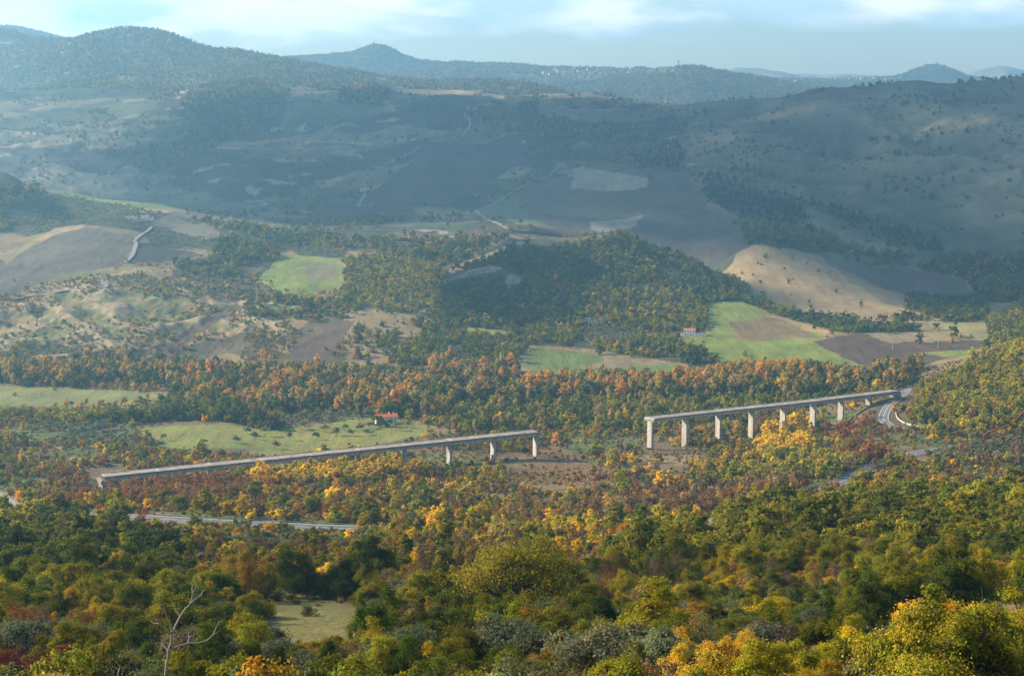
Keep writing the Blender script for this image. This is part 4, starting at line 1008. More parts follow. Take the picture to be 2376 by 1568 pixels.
def limbs(kind, L, rs, lod):
    mb = Mesh()
    h = {'oak': 3.2, 'poplar': 13.0, 'olive': 1.3, 'shrub': 0.5, 'pine': 10.5, 'bare': 4.5}[kind]
    r0 = {'oak': 0.27, 'poplar': 0.24, 'olive': 0.24, 'shrub': 0.07, 'pine': 0.20, 'bare': 0.15}[kind]
    sides = 6 if lod == 0 else 4
    bend = rs.normal(size=2) * 0.05 * h
    top = np.array((bend[0], bend[1], h))
    path = [np.array((0, 0, -0.6)), np.array((bend[0] * .2, bend[1] * .2, h * .33)), np.array((bend[0] * .7, bend[1] * .1, h * .66)), top]
    mb.add(*tube(path, [r0 * 1.35, r0, r0 * .8, r0 * (0.25 if kind in ('poplar', 'pine') else 0.6)], sides))
    if lod <= 1 and kind != 'pine':
        for l in L:
            c = np.array(l[:3])
            s = top * (0.75 if kind != 'poplar' else min(0.95, max(0.15, (c[2] - 3.2) / h)))
            if kind == 'bare': s = top * (0.35 + 0.6 * rs.rand())
            mid = (s + c) / 2 + rs.normal(size=3) * 0.25
            e = c + (c - s) * 0.35
            mb.add(*tube([s, mid, e], [r0 * .5, r0 * .33, r0 * .08], 4))
            if lod == 0 or kind == 'bare':
                for q in range(4 if kind == 'bare' else 3):
                    t = c + rs.normal(size=3) * np.array(l[3:]) * 0.8
                    mb.add(*tube([mid + (c - mid) * rs.rand(), (mid + t) / 2 + rs.normal(size=3) * .15, t], [r0 * .22, r0 * .14, r0 * .05], 3))
    return mb


PROTO = {}


def make_protos():
    for ki, kind in enumerate(LODS):
        for lod in range(4):
            for k in range(NVAR[lod]):
                rs = np.random.RandomState(100 + ki * 37 + k)
                L = lobes_for(kind, rs)
                nc, per, leaf = LODS[kind][lod]
                rs2 = np.random.RandomState(ki * 991 + lod * 71 + k)
                q = leaf_quads(rs2, L, nc, per, leaf, 0.26 if kind != 'pine' else 0.22, -0.35 if kind != 'shrub' else -0.9, 0.15, 1.25 if kind in ('olive', 'pine') else 1.0)
                q = q[(q[:, :, 2].min(1) > 0.02)]
                lm = NEEDLE if kind == 'pine' else LEAF
                bk = GREY_BARK if kind in ('olive', 'bare', 'poplar') else BARK
                cm = Mesh(); cm.quads(q)
                whole = Mesh(); whole.quads(q)
                tm = limbs(kind, L, np.random.RandomState(ki * 13 + k), lod) if lod < 3 else None
                if tm: whole.add(np.concatenate(tm.v), tm.f, 1)
                PROTO[kind, lod, k] = (cm.build(kind + "_crown", lm), tm.build(kind + "_trunk", bk) if (tm and lod < 2) else None, whole.build(kind + "_tree", [lm, bk]))


make_protos()


def great_oak():
    rs = np.random.RandomState(9)
    L = []
    for i in range(17):
        a = 6.283 * (i + rs.rand()) / 17; r = 3.0 + 5.4 * rs.rand(); s = 1.5 + 1.2 * rs.rand()
        L.append((r * math.cos(a), r * math.sin(a), 3.6 + (8.6 - r) * 0.75 + 2.4 * rs.rand(), s * 1.2, s * 1.2, s))
    for i in range(4): L.append((rs.normal() * 1.6, rs.normal() * 1.6, 9.0 + rs.rand() * 1.6, 2.2, 2.2, 1.7))
    q = leaf_quads(rs, L, 460, 34, 0.24, 0.28, -0.4, 0.15)
    c = Mesh(); c.quads(q)
    t = Mesh()
    t.add(*tube([(0, 0, -1), (0.1, 0, 1.2), (0.0, 0.1, 2.6), (0.2, 0, 3.6)], [0.75, 0.55, 0.5, 0.42], 8))
    for l in L:
        e = np.array(l[:3]); s = np.array((0.1, 0, 2.2 + rs.rand() * 1.6))
        m1 = s + (e - s) * 0.35 + rs.normal(size=3) * 0.5; m2 = s + (e - s) * 0.7 + rs.normal(size=3) * 0.5
        t.add(*tube([s, m1, m2, e + (e - s) * 0.12], [0.34, 0.25, 0.17, 0.05], 6))
        for k in range(7):
            b = m1 + (e - m1) * rs.rand(); w = b + rs.normal(size=3) * np.array((1.5, 1.5, 1.1))
            t.add(*tube([b, (b + w) / 2 + rs.normal(size=3) * .2, w], [0.11, 0.07, 0.02], 4))
    return c.build("great_oak_crown", LEAF), t.build("great_oak_trunk", BARK)


GREAT = great_oak()
print("protos", time.time() - T0)


def pick_plants():
    """Scatter plants zone by zone on the ground. Returns arrays."""
    out = []
    # horizon profile for hidden ground
    tanr = Z / gR
    hm = np.maximum.accumulate(tanr, axis=0)
    for seed, (y0, y1, cell) in enumerate(((58, 330, 3.9), (330, 640, 4.5), (640, 1010, 5.0), (1010, 1570, 5.6), (1570, 2500, 6.6), (2500, 5000, 11.0), (5000, 9600, 14.0))):
        rs = np.random.RandomState(40 + seed)
        xs = np.arange(-y1 * 0.37 - 15, y1 * 0.37 + 15, cell); ys = np.arange(y0, y1, cell)
        X, Y = np.meshgrid(xs, ys)
        X[::2] += cell * 0.5
        X = (X + (rs.rand(*X.shape) - .5) * cell * .95).ravel(); Y = (Y + (rs.rand(Y.size).reshape(Y.shape) - .5) * cell * .95).ravel()
        k = np.abs(X) < Y * 0.365 + 12
        X, Y = X[k], Y[k]
        z = ground(X, Y)
        u, v, _ = proj(X, Y, z)
        k = (u > -110) & (u < 2490) & (v < 1900) & ~((Y < 112) & (u < 1450))
        X, Y, z, u, v = X[k], Y[k], z[k], u[k], v[k]
        # seen over the ground in front of it?
        t = np.clip(((np.arctan2(X, Y) - TH[0]) / (TH[1] - TH[0])).astype(int), 0, NT - 1)
        l = np.clip(np.interp(np.log(np.hypot(X, Y)), LR, np.arange(NR)).astype(int) - 1, 0, NR - 1)
        k = (z + 9) / np.hypot(X, Y) > hm[l, t]
        X, Y, z, u, v = X[k], Y[k], z[k], u[k], v[k]
        zone = np.full(len(X), -1); dens = np.zeros(len(X))
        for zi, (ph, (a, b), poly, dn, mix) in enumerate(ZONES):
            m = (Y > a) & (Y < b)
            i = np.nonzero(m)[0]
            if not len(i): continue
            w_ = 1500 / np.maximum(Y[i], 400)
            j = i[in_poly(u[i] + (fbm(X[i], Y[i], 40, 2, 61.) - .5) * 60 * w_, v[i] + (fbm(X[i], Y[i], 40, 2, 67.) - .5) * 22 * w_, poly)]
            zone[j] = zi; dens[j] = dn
        # ploughed and mown ground stays open
        for c, (a, b), poly in FIELDS:
            if c in (STRAW, CLAY, DULL) or b <= 330 and c != TURF: continue
            m = (Y > a) & (Y < b)
            i = np.nonzero(m)[0]
            if len(i):
                j = i[in_poly(u[i], v[i], poly)]
                dens[j] *= 0.75 if (a, b) == (900, 1120) else 0.02
        if y1 == 5000:
            gl = rg2[l[k], t[k]] if False else fbm(X, Y, 150, 3, 41.)
            dens = np.where(dens < .1, dens * np.clip((gl - .42) * 22, .15, 5.5), dens)
        open_ = fbm(X, Y, 55, 3, 21.)
        thin = np.where(dens < 0.7, np.clip((open_ - 0.37) * 8, 0.03, 2.2), np.clip((open_ - 0.26) * 12, 0.25, 1.0))
        k = (rs.rand(len(X)) < dens * thin) & (zone >= 0)
        X, Y, z, u, v, zone = X[k], Y[k], z[k], u[k], v[k], zone[k]
        patch = fbm(X, Y, 48 if y1 < 1600 else 80, 2, 31.)
        rank = (np.argsort(np.argsort(patch)) + .5) / max(1, len(patch))
        q = (rank * 3.0 + rs.rand(len(X)) * 0.46) % 1.0
        kind = np.zeros(len(X), int); tint = np.zeros(len(X), int); sc = np.zeros(len(X))
        tn = list(TINT)
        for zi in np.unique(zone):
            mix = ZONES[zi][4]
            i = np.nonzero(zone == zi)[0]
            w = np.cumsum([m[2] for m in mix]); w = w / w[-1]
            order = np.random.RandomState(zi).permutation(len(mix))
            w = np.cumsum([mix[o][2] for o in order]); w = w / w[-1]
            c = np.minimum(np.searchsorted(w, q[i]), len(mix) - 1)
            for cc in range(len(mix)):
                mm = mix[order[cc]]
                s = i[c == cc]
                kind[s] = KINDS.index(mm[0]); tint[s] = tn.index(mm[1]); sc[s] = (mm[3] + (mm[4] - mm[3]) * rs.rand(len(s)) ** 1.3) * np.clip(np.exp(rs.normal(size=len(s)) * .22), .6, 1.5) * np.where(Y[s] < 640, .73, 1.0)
        out.append(np.stack([X, Y, z, kind, tint, sc, zone], 1))
    # low growth between the trees of the near side
    rs = np.random.RandomState(99)
    for y0, y1, cell in ((58, 420, 2.6), (420, 900, 3.4), (900, 1480, 4.6)):
        X, Y = np.meshgrid(np.arange(-y1 * .37, y1 * .37, cell), np.arange(y0, y1, cell))
        X = (X + (rs.rand(*X.shape) - .5) * cell).ravel(); Y = (Y + (rs.rand(Y.size).reshape(Y.shape) - .5) * cell).ravel()
        k = (np.abs(X) < Y * .365 + 8) & (rs.rand(len(X)) < .55 * np.clip((fbm(X, Y, 40, 3, 51.) - .36) * 6, .08, 1))
        X, Y = X[k], Y[k]; z = ground(X, Y); u, v, _ = proj(X, Y, z)
        k = np.ones(len(X), bool)
        for c, (a, b), poly in FIELDS:
            thick = 0.0 if c[1] > c[0] * .9 else 0.25 if b > 500 else 0.12
            k &= ~((Y > a) & (Y < b) & in_poly(u, v, poly) & (rs.rand(len(X)) > thick))
        k &= ~in_poly(u, v, [(-60, 893), (400, 905), (400, 945), (-60, 950)])
        X, Y, z = X[k], Y[k], z[k]
        tn = list(TINT); ch = [tn.index(q) for q in ('tan', 'brown', 'olivegreen', 'green', 'rust', 'greygreen', 'gold', 'dark')]
        pt = fbm(X, Y, 30, 2, 71.); rk = (np.argsort(np.argsort(pt)) + .5) / max(1, len(pt))
        w = np.cumsum([.20, .20, .20, .14, .08, .10, .04, .04])
        ti = np.array(ch)[np.minimum(np.searchsorted(w, (rk * 4 + rs.rand(len(X)) * .8) % 1.0), 7)]
        gch = np.array([tn.index(q) for q in ('green', 'olivegreen', 'greygreen', 'dark')])
        ti = np.where((Y < 330) & (rs.rand(len(X)) < .8), gch[rs.randint(0, 4, len(X))], ti)
        out.append(np.stack([X, Y, z, np.full(len(X), KINDS.index('shrub')), ti, .36 + .55 * rs.rand(len(X)) ** 1.5, np.zeros(len(X))], 1))
    return np.concatenate(out)


EXTRA = []      # hand-placed plants: (kind, tint, x, y, scale, label)


def hero(u, v, y0, y1, kind, tint, scale, label):
    p = hit(u, v, y0, y1)
    EXTRA.append((kind, tint, p[0], p[1], scale, label))


CLEAR = []      # (x, y, radius) kept free of plants; filled by roads, piers and houses
LOWER = []      # (line, half width, greatest height fn)
for p in np.concatenate([HW, HW2]): CLEAR.append((p[0], p[1], 7.5))
for p in SIDE[::2]: CLEAR.append((p[0], p[1], 6.5))
for p in UND[::2]: CLEAR.append((p[0], p[1], 6.0))


# ------------------------------------------------------------------ concrete, the two viaduct halves
def concrete_material(name, base, streak=True):
    m, nt, b = material(name)
    N, L = nt.nodes.new, nt.links.new
    geo = N('ShaderNodeNewGeometry')
    t1 = N('ShaderNodeTexNoise'); t1.inputs['Scale'].default_value = 0.35; t1.inputs['Detail'].default_value = 6; t1.inputs['Roughness'].default_value = 0.7
    mp = N('ShaderNodeMapping'); mp.inputs['Scale'].default_value = (1.3, 1.3, 0.12) if streak else (0.5, 0.5, 0.5)
    L(geo.outputs['Position'], mp.inputs['Vector']); L(mp.outputs['Vector'], t1.inputs['Vector'])
    t2 = N('ShaderNodeTexNoise'); t2.inputs['Scale'].default_value = 1.6; t2.inputs['Detail'].default_value = 4
    L(geo.outputs['Position'], t2.inputs['Vector'])
    ad = N('ShaderNodeMath'); ad.operation = 'ADD'; L(t1.outputs['Fac'], ad.inputs[0]); L(t2.outputs['Fac'], ad.inputs[1])
    cr = N('ShaderNodeMapRange'); cr.inputs['From Min'].default_value = 0.72; cr.inputs['From Max'].default_value = 1.25; cr.inputs['To Min'].default_value = 0.28; cr.inputs['To Max'].default_value = 1.22
    L(ad.outputs[0], cr.inputs['Value'])
    sc = N('ShaderNodeVectorMath'); sc.operation = 'SCALE'; sc.inputs[0].default_value = base
    L(cr.outputs['Result'], sc.inputs['Scale']); L(sc.outputs[0], b.inputs['Base Color'])
    bp = N('ShaderNodeBump'); bp.inputs['Strength'].default_value = 0.4; bp.inputs['Distance'].default_value = 0.08
    L(t2.outputs['Fac'], bp.inputs['Height']); L(bp.outputs['Normal'], b.inputs['Normal'])
    return m


CONC = concrete_material("weathered_concrete", (0.42, 0.385, 0.335))
DECKM = concrete_material("deck_concrete", (0.285, 0.245, 0.205), False)
KERBM = concrete_material("kerb_concrete", (0.15, 0.138, 0.122), False)
JOINTM = concrete_material("joint_concrete", (0.46, 0.43, 0.39), False)


def plain(name, col, rough=0.8, metal=0.0, var=0.25, scale=3.0):
    m, nt, b = material(name)
    b.inputs['Roughness'].default_value = rough; b.inputs['Metallic'].default_value = metal
    t = nt.nodes.new('ShaderNodeTexNoise'); t.inputs['Scale'].default_value = scale; t.inputs['Detail'].default_value = 4
    g = nt.nodes.new('ShaderNodeTexCoord'); nt.links.new(g.outputs['Object'], t.inputs['Vector'])
    r = nt.nodes.new('ShaderNodeMapRange'); r.inputs['From Min'].default_value = 0.3; r.inputs['From Max'].default_value = 0.7
    r.inputs['To Min'].default_value = 1 - var; r.inputs['To Max'].default_value = 1 + var
    s = nt.nodes.new('ShaderNodeVectorMath'); s.operation = 'SCALE'; s.inputs[0].default_value = col
    nt.links.new(t.outputs['Fac'], r.inputs['Value']); nt.links.new(r.outputs['Result'], s.inputs['Scale']); nt.links.new(s.outputs[0], b.inputs['Base Color'])
    return m


STAINED = concrete_material("stained_concrete", (0.27, 0.225, 0.175))
DW = 11.0
AXES = []


def viaduct(P, label, abut, end_cap, last_pier):
    """P: near-edge joint points of the deck top. Built span by span."""
    P = np.array(P)
    n_ = len(P) - 1
    root = thing("concrete_viaduct", label, "viaduct", tuple(P[0]))
    o = P[0]

    def frame(k):
        t = P[k + 1] - P[k]; Ls = float(np.linalg.norm(t)); t = t / Ls
        nn = np.array((-t[1], t[0], 0)); nn /= np.linalg.norm(nn); up = np.cross(t, nn)
        M = np.eye(4); M[:3, 0] = t; M[:3, 1] = nn; M[:3, 2] = up; M[:3, 3] = P[k] - o
        return M, Ls
    for k in range(n_):
        M, Ls = frame(k)
        s = Mesh()
        s.box((0.03, 0.0, -0.30), (Ls - 0.03, DW, 0.0), 0, M)
        s.box((-0.0 + 0.06, 0.46, 0.003), (0.75, DW - 0.46, 0.02), 1, M)
        rs = np.random.RandomState(k + 5)
        link("deck_slab", s.build("deck_slab", [DECKM, JOINTM]), parent=root)
        for y0 in (-0.08, DW - 0.37):
            e = Mesh(); e.box((0.0 + 0.01, y0, -0.42), (Ls - 0.01, y0 + 0.45, 0.30), 0, M)
            link("kerb", e.build("kerb", KERBM), parent=root)
        a = 0.95 if (k or not abut) else 0.3
        for gy in (1.0, 4.0, 7.0, 10.0):
            g = Mesh()
            g.box((a, gy - 0.16, -2.36), (Ls - 0.95, gy + 0.16, -0.56), 0, M)
            g.box((a, gy - 0.45, -0.56), (Ls - 0.95, gy + 0.45, -0.302), 0, M)
            g.box((a, gy - 0.36, -2.66), (Ls - 0.95, gy + 0.36, -2.36), 0, M)
            for q in (0.02, 0.25, 0.5, 0.75, 0.965):
                g.box((a + q * (Ls - 1.6), gy - 0.30, -2.36), (a + q * (Ls - 1.6) + 0.35, gy - 0.162, -0.56), 0, M)
            link("girder", g.build("girder", CONC), parent=root)
        AXES.append((P[k] + M[:3, 1] * DW / 2, P[k + 1] + M[:3, 1] * DW / 2))
    for k in range(n_ + 1):
        M, Ls = frame(min(k, n_ - 1))
        M = M.copy(); M[:3, 3] = P[k] - o
        M[2, 0] = 0; M[:3, 0] /= np.linalg.norm(M[:3, 0]); M[:3, 2] = (0, 0, 1)
        c = P[k] + M[:3, 1] * DW / 2
        g0 = min(float(ground(c[0] + dx, c[1] + dy)) for dx in (-3, 0, 3) for dy in (-3, 0, 3)) - 1.0 - P[k][2]
        CLEAR.append((c[0], c[1], 3.6))
        if k == 0 and abut:
            w = Mesh(); w.box((-1.6, -0.7, min(g0, -9) - 2), (0.25, DW + 0.7, -2.7), 0, M)
            w.box((-2.6, -1.0, -4.2), (-1.61, DW + 1.0, -2.4), 0, M); w.box((-1.6, -0.2, -2.69), (-1.0, DW + 0.2, -1.9), 0, M)
            CLEAR.append((c[0] - 6, c[1] - 5, 9))
            w.box((0.25, 0.2, min(g0, -7) - 2), (7.0, 0.8, -2.95), 0, M)
            link("abutment", w.build("abutment", STAINED), parent=root)
            continue
        if k == n_ and not last_pier:
            w = Mesh(); w.box((-0.25, -0.4, min(g0, -7) - 2), (1.6, DW + 0.4, -0.31), 0, M)
            link("abutment", w.build("abutment", CONC), parent=root)
            continue
        p = Mesh()
        p.box((-0.55, DW / 2 - 2.45, g0), (0.55, DW / 2 + 2.45, -2.70), 0, M)
        for sx in (-0.95, 0.55):
            p.box((sx, DW / 2 - 2.7, g0), (sx + 0.40, DW / 2 + 2.7, -2.70), 0, M)
        link("pier", p.build("pier", CONC), parent=root)
        cp = Mesh()
        cp.box((-0.92, 0.45, -2.69), (0.92, DW - 0.45, -1.55), 0, M)
        cp.box((-0.42, 0.75, -1.55), (0.42, DW - 0.75, -0.31), 0, M)
        if k == 0 and end_cap:
            cp.box((-1.9, 0.2, -1.55), (-0.92, DW - 0.2, -0.75), 0, M)
            cp.box((-1.25, 0.1, -0.74), (-0.02, DW - 0.1, -0.05), 0, M)
        link("pier_cap", cp.build("pier_cap", CONC), parent=root)
    return root, frame


A0 = unproj(242.5, 1108.5, 905); B0 = unproj(1251.5, 1001.5, 1041)
B0[2] = A0[2] = (A0[2] + B0[2]) / 2
LEFT_P = [A0 + (B0 - A0) * k / 9 for k in range(10)]
rY = [1094, 1112.8, 1131.9, 1150.0, 1168.5, 1187.8, 1207.6, 1227.2, 1247]
rU = [2621, 2760, 2894, 3026.5, 3154, 3274, 3386, 3497, 3600]
rZ = np.linspace(-217.0, -223.5, 9)
RIGHT_P = [np.array(((u_ * 2376 / 4096 - CU) / FPX * (Y_ * CP - z_ * SP), Y_, z_)) for u_, Y_, z_ in zip(rU, rY, rZ)]
viaduct(LEFT_P, "long low half of the broken grey viaduct, sinking into yellow trees at its near end", True, False, True)
rt, rfr = viaduct(RIGHT_P, "tall half of the broken grey viaduct on pale piers, curving to the highway bend", False, True, False)
# remains of a railing on the far kerb of the first span
M_, L_ = rfr(0)
ra = Mesh()
for q in np.linspace(20, 32, 6): ra.box((q, DW - 0.2, 0.3), (q + 0.08, DW - 0.12, 1.4), 0, M_)
ra.box((20, DW - 0.19, 1.30), (32, DW - 0.13, 1.38), 0, M_); ra.box((20, DW - 0.19, 0.8), (32, DW - 0.13, 0.86), 0, M_)
RUSTM = plain("rusty_steel", (0.11, 0.075, 0.055), 0.7)
link("railing", ra.build("railing", RUSTM), parent=rt)

# ------------------------------------------------------------------ roads
ASPH = plain("asphalt", (0.105, 0.102, 0.106), 0.9, var=0.2, scale=0.25)
PALE_ASPH = plain("pale_asphalt", (0.19, 0.18, 0.17), 0.9, var=0.2, scale=0.25)
TRACKM = plain("pale_track", (0.21, 0.185, 0.15), 0.95, var=0.2, scale=0.25)
LINE = plain("road_paint", (0.75, 0.75, 0.74), 0.7, var=0.12)
GALV = plain("galvanised_steel", (0.30, 0.33, 0.35), 0.45, 0.6, var=0.15)


def ribbon(line, offs_a, offs_b, dz, m, lift=None):
    line = np.array(line); t = np.gradient(line[:, :2], axis=0); t /= np.linalg.norm(t, axis=1)[:, None]
    nn = np.stack([-t[:, 1], t[:, 0]], 1)
    a = np.concatenate([line[:, :2] + nn * offs_a, (line[:, 2] + dz)[:, None]], 1); b = np.concatenate([line[:, :2] + nn * offs_b, (line[:, 2] + dz)[:, None]], 1)
    n_ = len(line)
    m.add(np.concatenate([a, b]), [(i + 1, i, n_ + i, n_ + i + 1) for i in range(n_ - 1)])


def road(name, line, half, mat_, marks=True):
    r_ = Mesh(); ribbon(line, half, -half, 0.0, r_)
    ribbon(line, half + 0.02, half, -0.1, r_)
    tag(link(name, r_.build(name, mat_, True)), kind='structure')
    if marks:
        w = Mesh()
        ribbon(line, half - 0.5, half - 0.7, 0.012, w); ribbon(line, -half + 0.7, -half + 0.5, 0.012, w)
        ribbon(line, 0.09, -0.09, 0.012, w)
        tag(link("road_marking", w.build("road_marking", LINE, True)), kind='structure')


road("highway", HW, 4.8, ASPH)
road("highway", HW2, 4.2, plain("worn_asphalt", (0.15, 0.145, 0.145), 0.9, var=0.2, scale=0.25))
road("side_road", SIDE, 3.6, PALE_ASPH, False)
road("service_road", UND, 3.2, PALE_ASPH, False)


def draped(uvY, step, dz=0.75):
    P = [hit(u, v, a, b) for u, v, a, b in uvY]
    l = smooth_line(P, step)
    l[:, 2] = ground(l[:, 0], l[:, 1])
    for _ in range(3): l[1:-1, 2] = (l[:-2, 2] + l[1:-1, 2] * 2 + l[2:, 2]) / 4
    l[:, 2] = np.maximum(l[:, 2], ground(l[:, 0], l[:, 1])) + dz
    return l


for nm, pts_, half, mt in (
    ("valley_road", [(490, 587, 1900, 2500), (440, 577, 1900, 2500), (370, 568, 1900, 2500), (316, 563, 1900, 2500), (322, 550, 1900, 2600), (345, 535, 2000, 2700), (352, 527, 2000, 2700)], 2.3, PALE_ASPH),
    ("valley_road", [(205, 655, 1700, 2300), (235, 652, 1700, 2300), (246, 662, 1700, 2300), (240, 668, 1700, 2300)], 3.4, PALE_ASPH),
    ("valley_road", [(-20, 699, 1700, 2200), (40, 694, 1700, 2200), (90, 685, 1700, 2200), (160, 674, 1700, 2200)], 3.2, PALE_ASPH),
    ("farm_track", [(1105, 488, 2400, 3400), (1130, 510, 2400, 3200), (1175, 530, 2300, 3000), (1240, 537, 2300, 3000), (1330, 553, 2300, 3000), (1380, 562, 2300, 2900)], 4.0, TRACKM),
    ("farm_track", [(1105, 488, 2400, 3400), (1200, 440, 2600, 3500), (1290, 395, 2800, 3900), (1340, 376, 2800, 3900)], 2.6, TRACKM),
    ("farm_track", [(830, 480, 2500, 3400), (845, 455, 2600, 3500), (850, 415, 2600, 3700), (890, 385, 2800, 3900), (940, 362, 2800, 4000), (1005, 340, 2800, 4100)], 3.0, TRACKM),
    ("farm_track", [(1050, 320, 3200, 4300), (1085, 300, 3200, 4400), (1090, 280, 3300, 4500), (1070, 262, 3400, 4600)], 3.0, TRACKM),
    ("farm_track", [(290, 610, 1900, 2400), (305, 595, 1900, 2400), (312, 578, 1900, 2400), (316, 563, 1900, 2500)], 3.0, TRACKM),
):
    l_ = draped(pts_, 8)
    road(nm, l_, half, mt, False)
    if nm == "valley_road":
        for p in l_[::2]: CLEAR.append((p[0], p[1], 6.0))


def guard_rail(i0, i1, side, label, way=None):
    way = HW if way is None else way
    seg = way[i0:i1]; t = np.gradient(way[:, :2], axis=0)[i0:i1]; t /= np.linalg.norm(t, axis=1)[:, None]
    nn = np.stack([-t[:, 1], t[:, 0]], 1) * side
    L3 = np.concatenate([seg[:, :2] + nn * 5.3, seg[:, 2:3]], 1)
    root = thing("guard_rail", label, "guard rail", tuple(L3[0]))
    m = Mesh(); q = L3 - L3[0]
    n_ = len(q)
    prof = [(0.0, 0.45), (0.06, 0.53), (0.0, 0.61), (0.06, 0.69), (0.0, 0.78)]
    vs = np.concatenate([np.concatenate([q[:, :2] + nn * -d * 1.0, q[:, 2:3] + h], 1) for d, h in prof])
    m.add(vs, [(j * n_ + i, j * n_ + i + 1, (j + 1) * n_ + i + 1, (j + 1) * n_ + i) for j in range(4) for i in range(n_ - 1)])
    link("rail", m.build("rail", GALV, True), parent=root)
    pm = Mesh(); pm.box((-0.06, -0.05, -0.5), (0.06, 0.05, 0.8), 0); pm.box((-0.09, -0.08, 0.55), (0.09, 0.08, 0.70), 0)
    pme = pm.build("post", GALV)
    for i in range(0, n_, 1):
        link("post", pme, parent=root, loc=tuple(q[i] + np.append(nn[i] * 0.10, 0)))


def hw_near(x, y, way=None):
    way = HW if way is None else way
    return int(np.argmin(np.hypot(way[:, 0] - x, way[:, 1] - y)))


ia = hw_near(*unproj(350, 1203, 655)[:2]); ib = hw_near(*unproj(830, 1226, 636)[:2])
guard_rail(ia, ib, 1, "long grey steel guard rail along the far side of the straight highway")
ia = hw_near(*unproj(1630, 1216, 684)[:2]); ib = hw_near(*unproj(1720, 1195, 715)[:2])
guard_rail(ia, ib, 1, "short glimpse of steel guard rail behind the blue and white marker")
ia = hw_near(*unproj(1890, 1142, 810)[:2]); ib = hw_near(*unproj(2065, 1060, 980)[:2])
guard_rail(ia, ib, 1, "steel guard rail climbing beside the highway below the red trees")
ia = hw_near(*unproj(2062, 984, 1140)[:2], HW2); ib = hw_near(*unproj(2125, 897, 1300)[:2], HW2)
guard_rail(ia, ib, 1, "steel guard rail round the highway bend by the viaduct's end", HW2)

# pale retaining wall at the foot of the wooded hillside
WL = smooth_line([hit(u, v, 1000, 1300) for u, v in ((2078, 958), (2082, 970), (2094, 980), (2114, 987), (2138, 991), (2156, 993))], 3)
w_ = Mesh(); ww = WL - WL[0]
for a, b in zip(ww[:-1], ww[1:]):
    d = (b - a)[:2]; d /= np.linalg.norm(d); e = np.array((-d[1], d[0], 0)) * 0.2
    lo = np.array((0, 0, -1.2)); hi = np.array((0, 0, 1.1))
    v8 = [a - e + lo, b - e + lo, b + e + lo, a + e + lo, a - e + hi, b - e + hi, b + e + hi, a + e + hi]
    w_.add(v8, [(3, 2, 1, 0), (4, 5, 6, 7), (0, 1, 5, 4), (1, 2, 6, 5), (2, 3, 7, 6), (3, 0, 4, 7)])
tag(link("retaining_wall", w_.build("retaining_wall", plain("pale_wall", (0.40, 0.36, 0.30), 0.9)), loc=tuple(WL[0])), "low pale stone retaining wall curving down from the highway bend", "wall")
for p in WL: CLEAR.append((p[0], p[1], 5))

# ------------------------------------------------------------------ pale rock scarp on the wooded hill
ROCKM = concrete_material("pale_rock", (0.29, 0.255, 0.21), True)


def scarp(low, hi, ya, yb, lean, seed):
    P = np.array([hit(u, v, ya, yb) for u, v in low]); P = smooth_line(P, 2.2)
    lu = np.linspace(0, 1, len(P))
    hgt = np.interp(lu, np.linspace(0, 1, len(low)), [(a[1] - b[1]) * 1300 / FPX for a, b in zip(low, hi)])
    rows = 9
    V = []
    for r in range(rows):
        f = r / (rows - 1)
        jag = (ridged(lu * 40 + seed, np.full(len(P), r * 1.7), 6, 3, seed) - .5)
        V.append(np.stack([P[:, 0] + jag * 3.0, P[:, 1] + lean * f * hgt + (ridged(lu * 30, np.full(len(P), r * 2.3 + seed), 5, 3) - .5) * 5.0, P[:, 2] - 1.5 + (hgt + 1.5) * f * (0.75 + 0.5 * fbm(lu * 60, np.full(len(P), 3.0 * seed), 9, 3))], 1))
    n_ = len(P)
    V.append(V[-1] + np.array((0, 9.0, -3.5)))
    f = [(j * n_ + i, j * n_ + i + 1, (j + 1) * n_ + i + 1, (j + 1) * n_ + i) for j in range(rows) for i in range(n_ - 1)]
    me = mesh_from("rock_scarp", np.concatenate(V), f, smooth=False)
    tag(link("rock_scarp", me, ROCKM), kind='structure')
    for p in P[::3]: CLEAR.append((p[0], p[1] + 1, 2.6))


scarp([(1033, 656), (1055, 650), (1080, 644), (1108, 638), (1135, 634), (1166, 630)], [(1040, 640), (1062, 625), (1085, 618), (1112, 613), (1140, 607), (1168, 618)], 1850, 2150, 0.35, 1.0)
scarp([(1003, 690), (1015, 676), (1028, 664)], [(1005, 680), (1018, 664), (1032, 653)], 1800, 2150, 0.4, 4.0)

# ------------------------------------------------------------------ houses
WHITE = plain("white_render", (0.78, 0.76, 0.72), 0.85, var=0.08)
CREAM = plain("cream_render", (0.62, 0.54, 0.42), 0.85, var=0.10)
PINK = plain("pink_render", (0.58, 0.30, 0.25), 0.85, var=0.10)
STONEW = plain("pale_stone", (0.42, 0.38, 0.32), 0.95, var=0.3)
REDROOF = plain("red_roof_tiles", (0.46, 0.115, 0.045), 0.85, var=0.25)
BROWNROOF = plain("brown_roof_tiles", (0.22, 0.11, 0.075), 0.85, var=0.25)
DARKGL = plain("dark_window", (0.04, 0.05, 0.06), 0.2)
BLUESH = plain("turquoise_shutters", (0.10, 0.33, 0.38), 0.6)
WOODD = plain("wood_door", (0.12, 0.07, 0.04), 0.7)


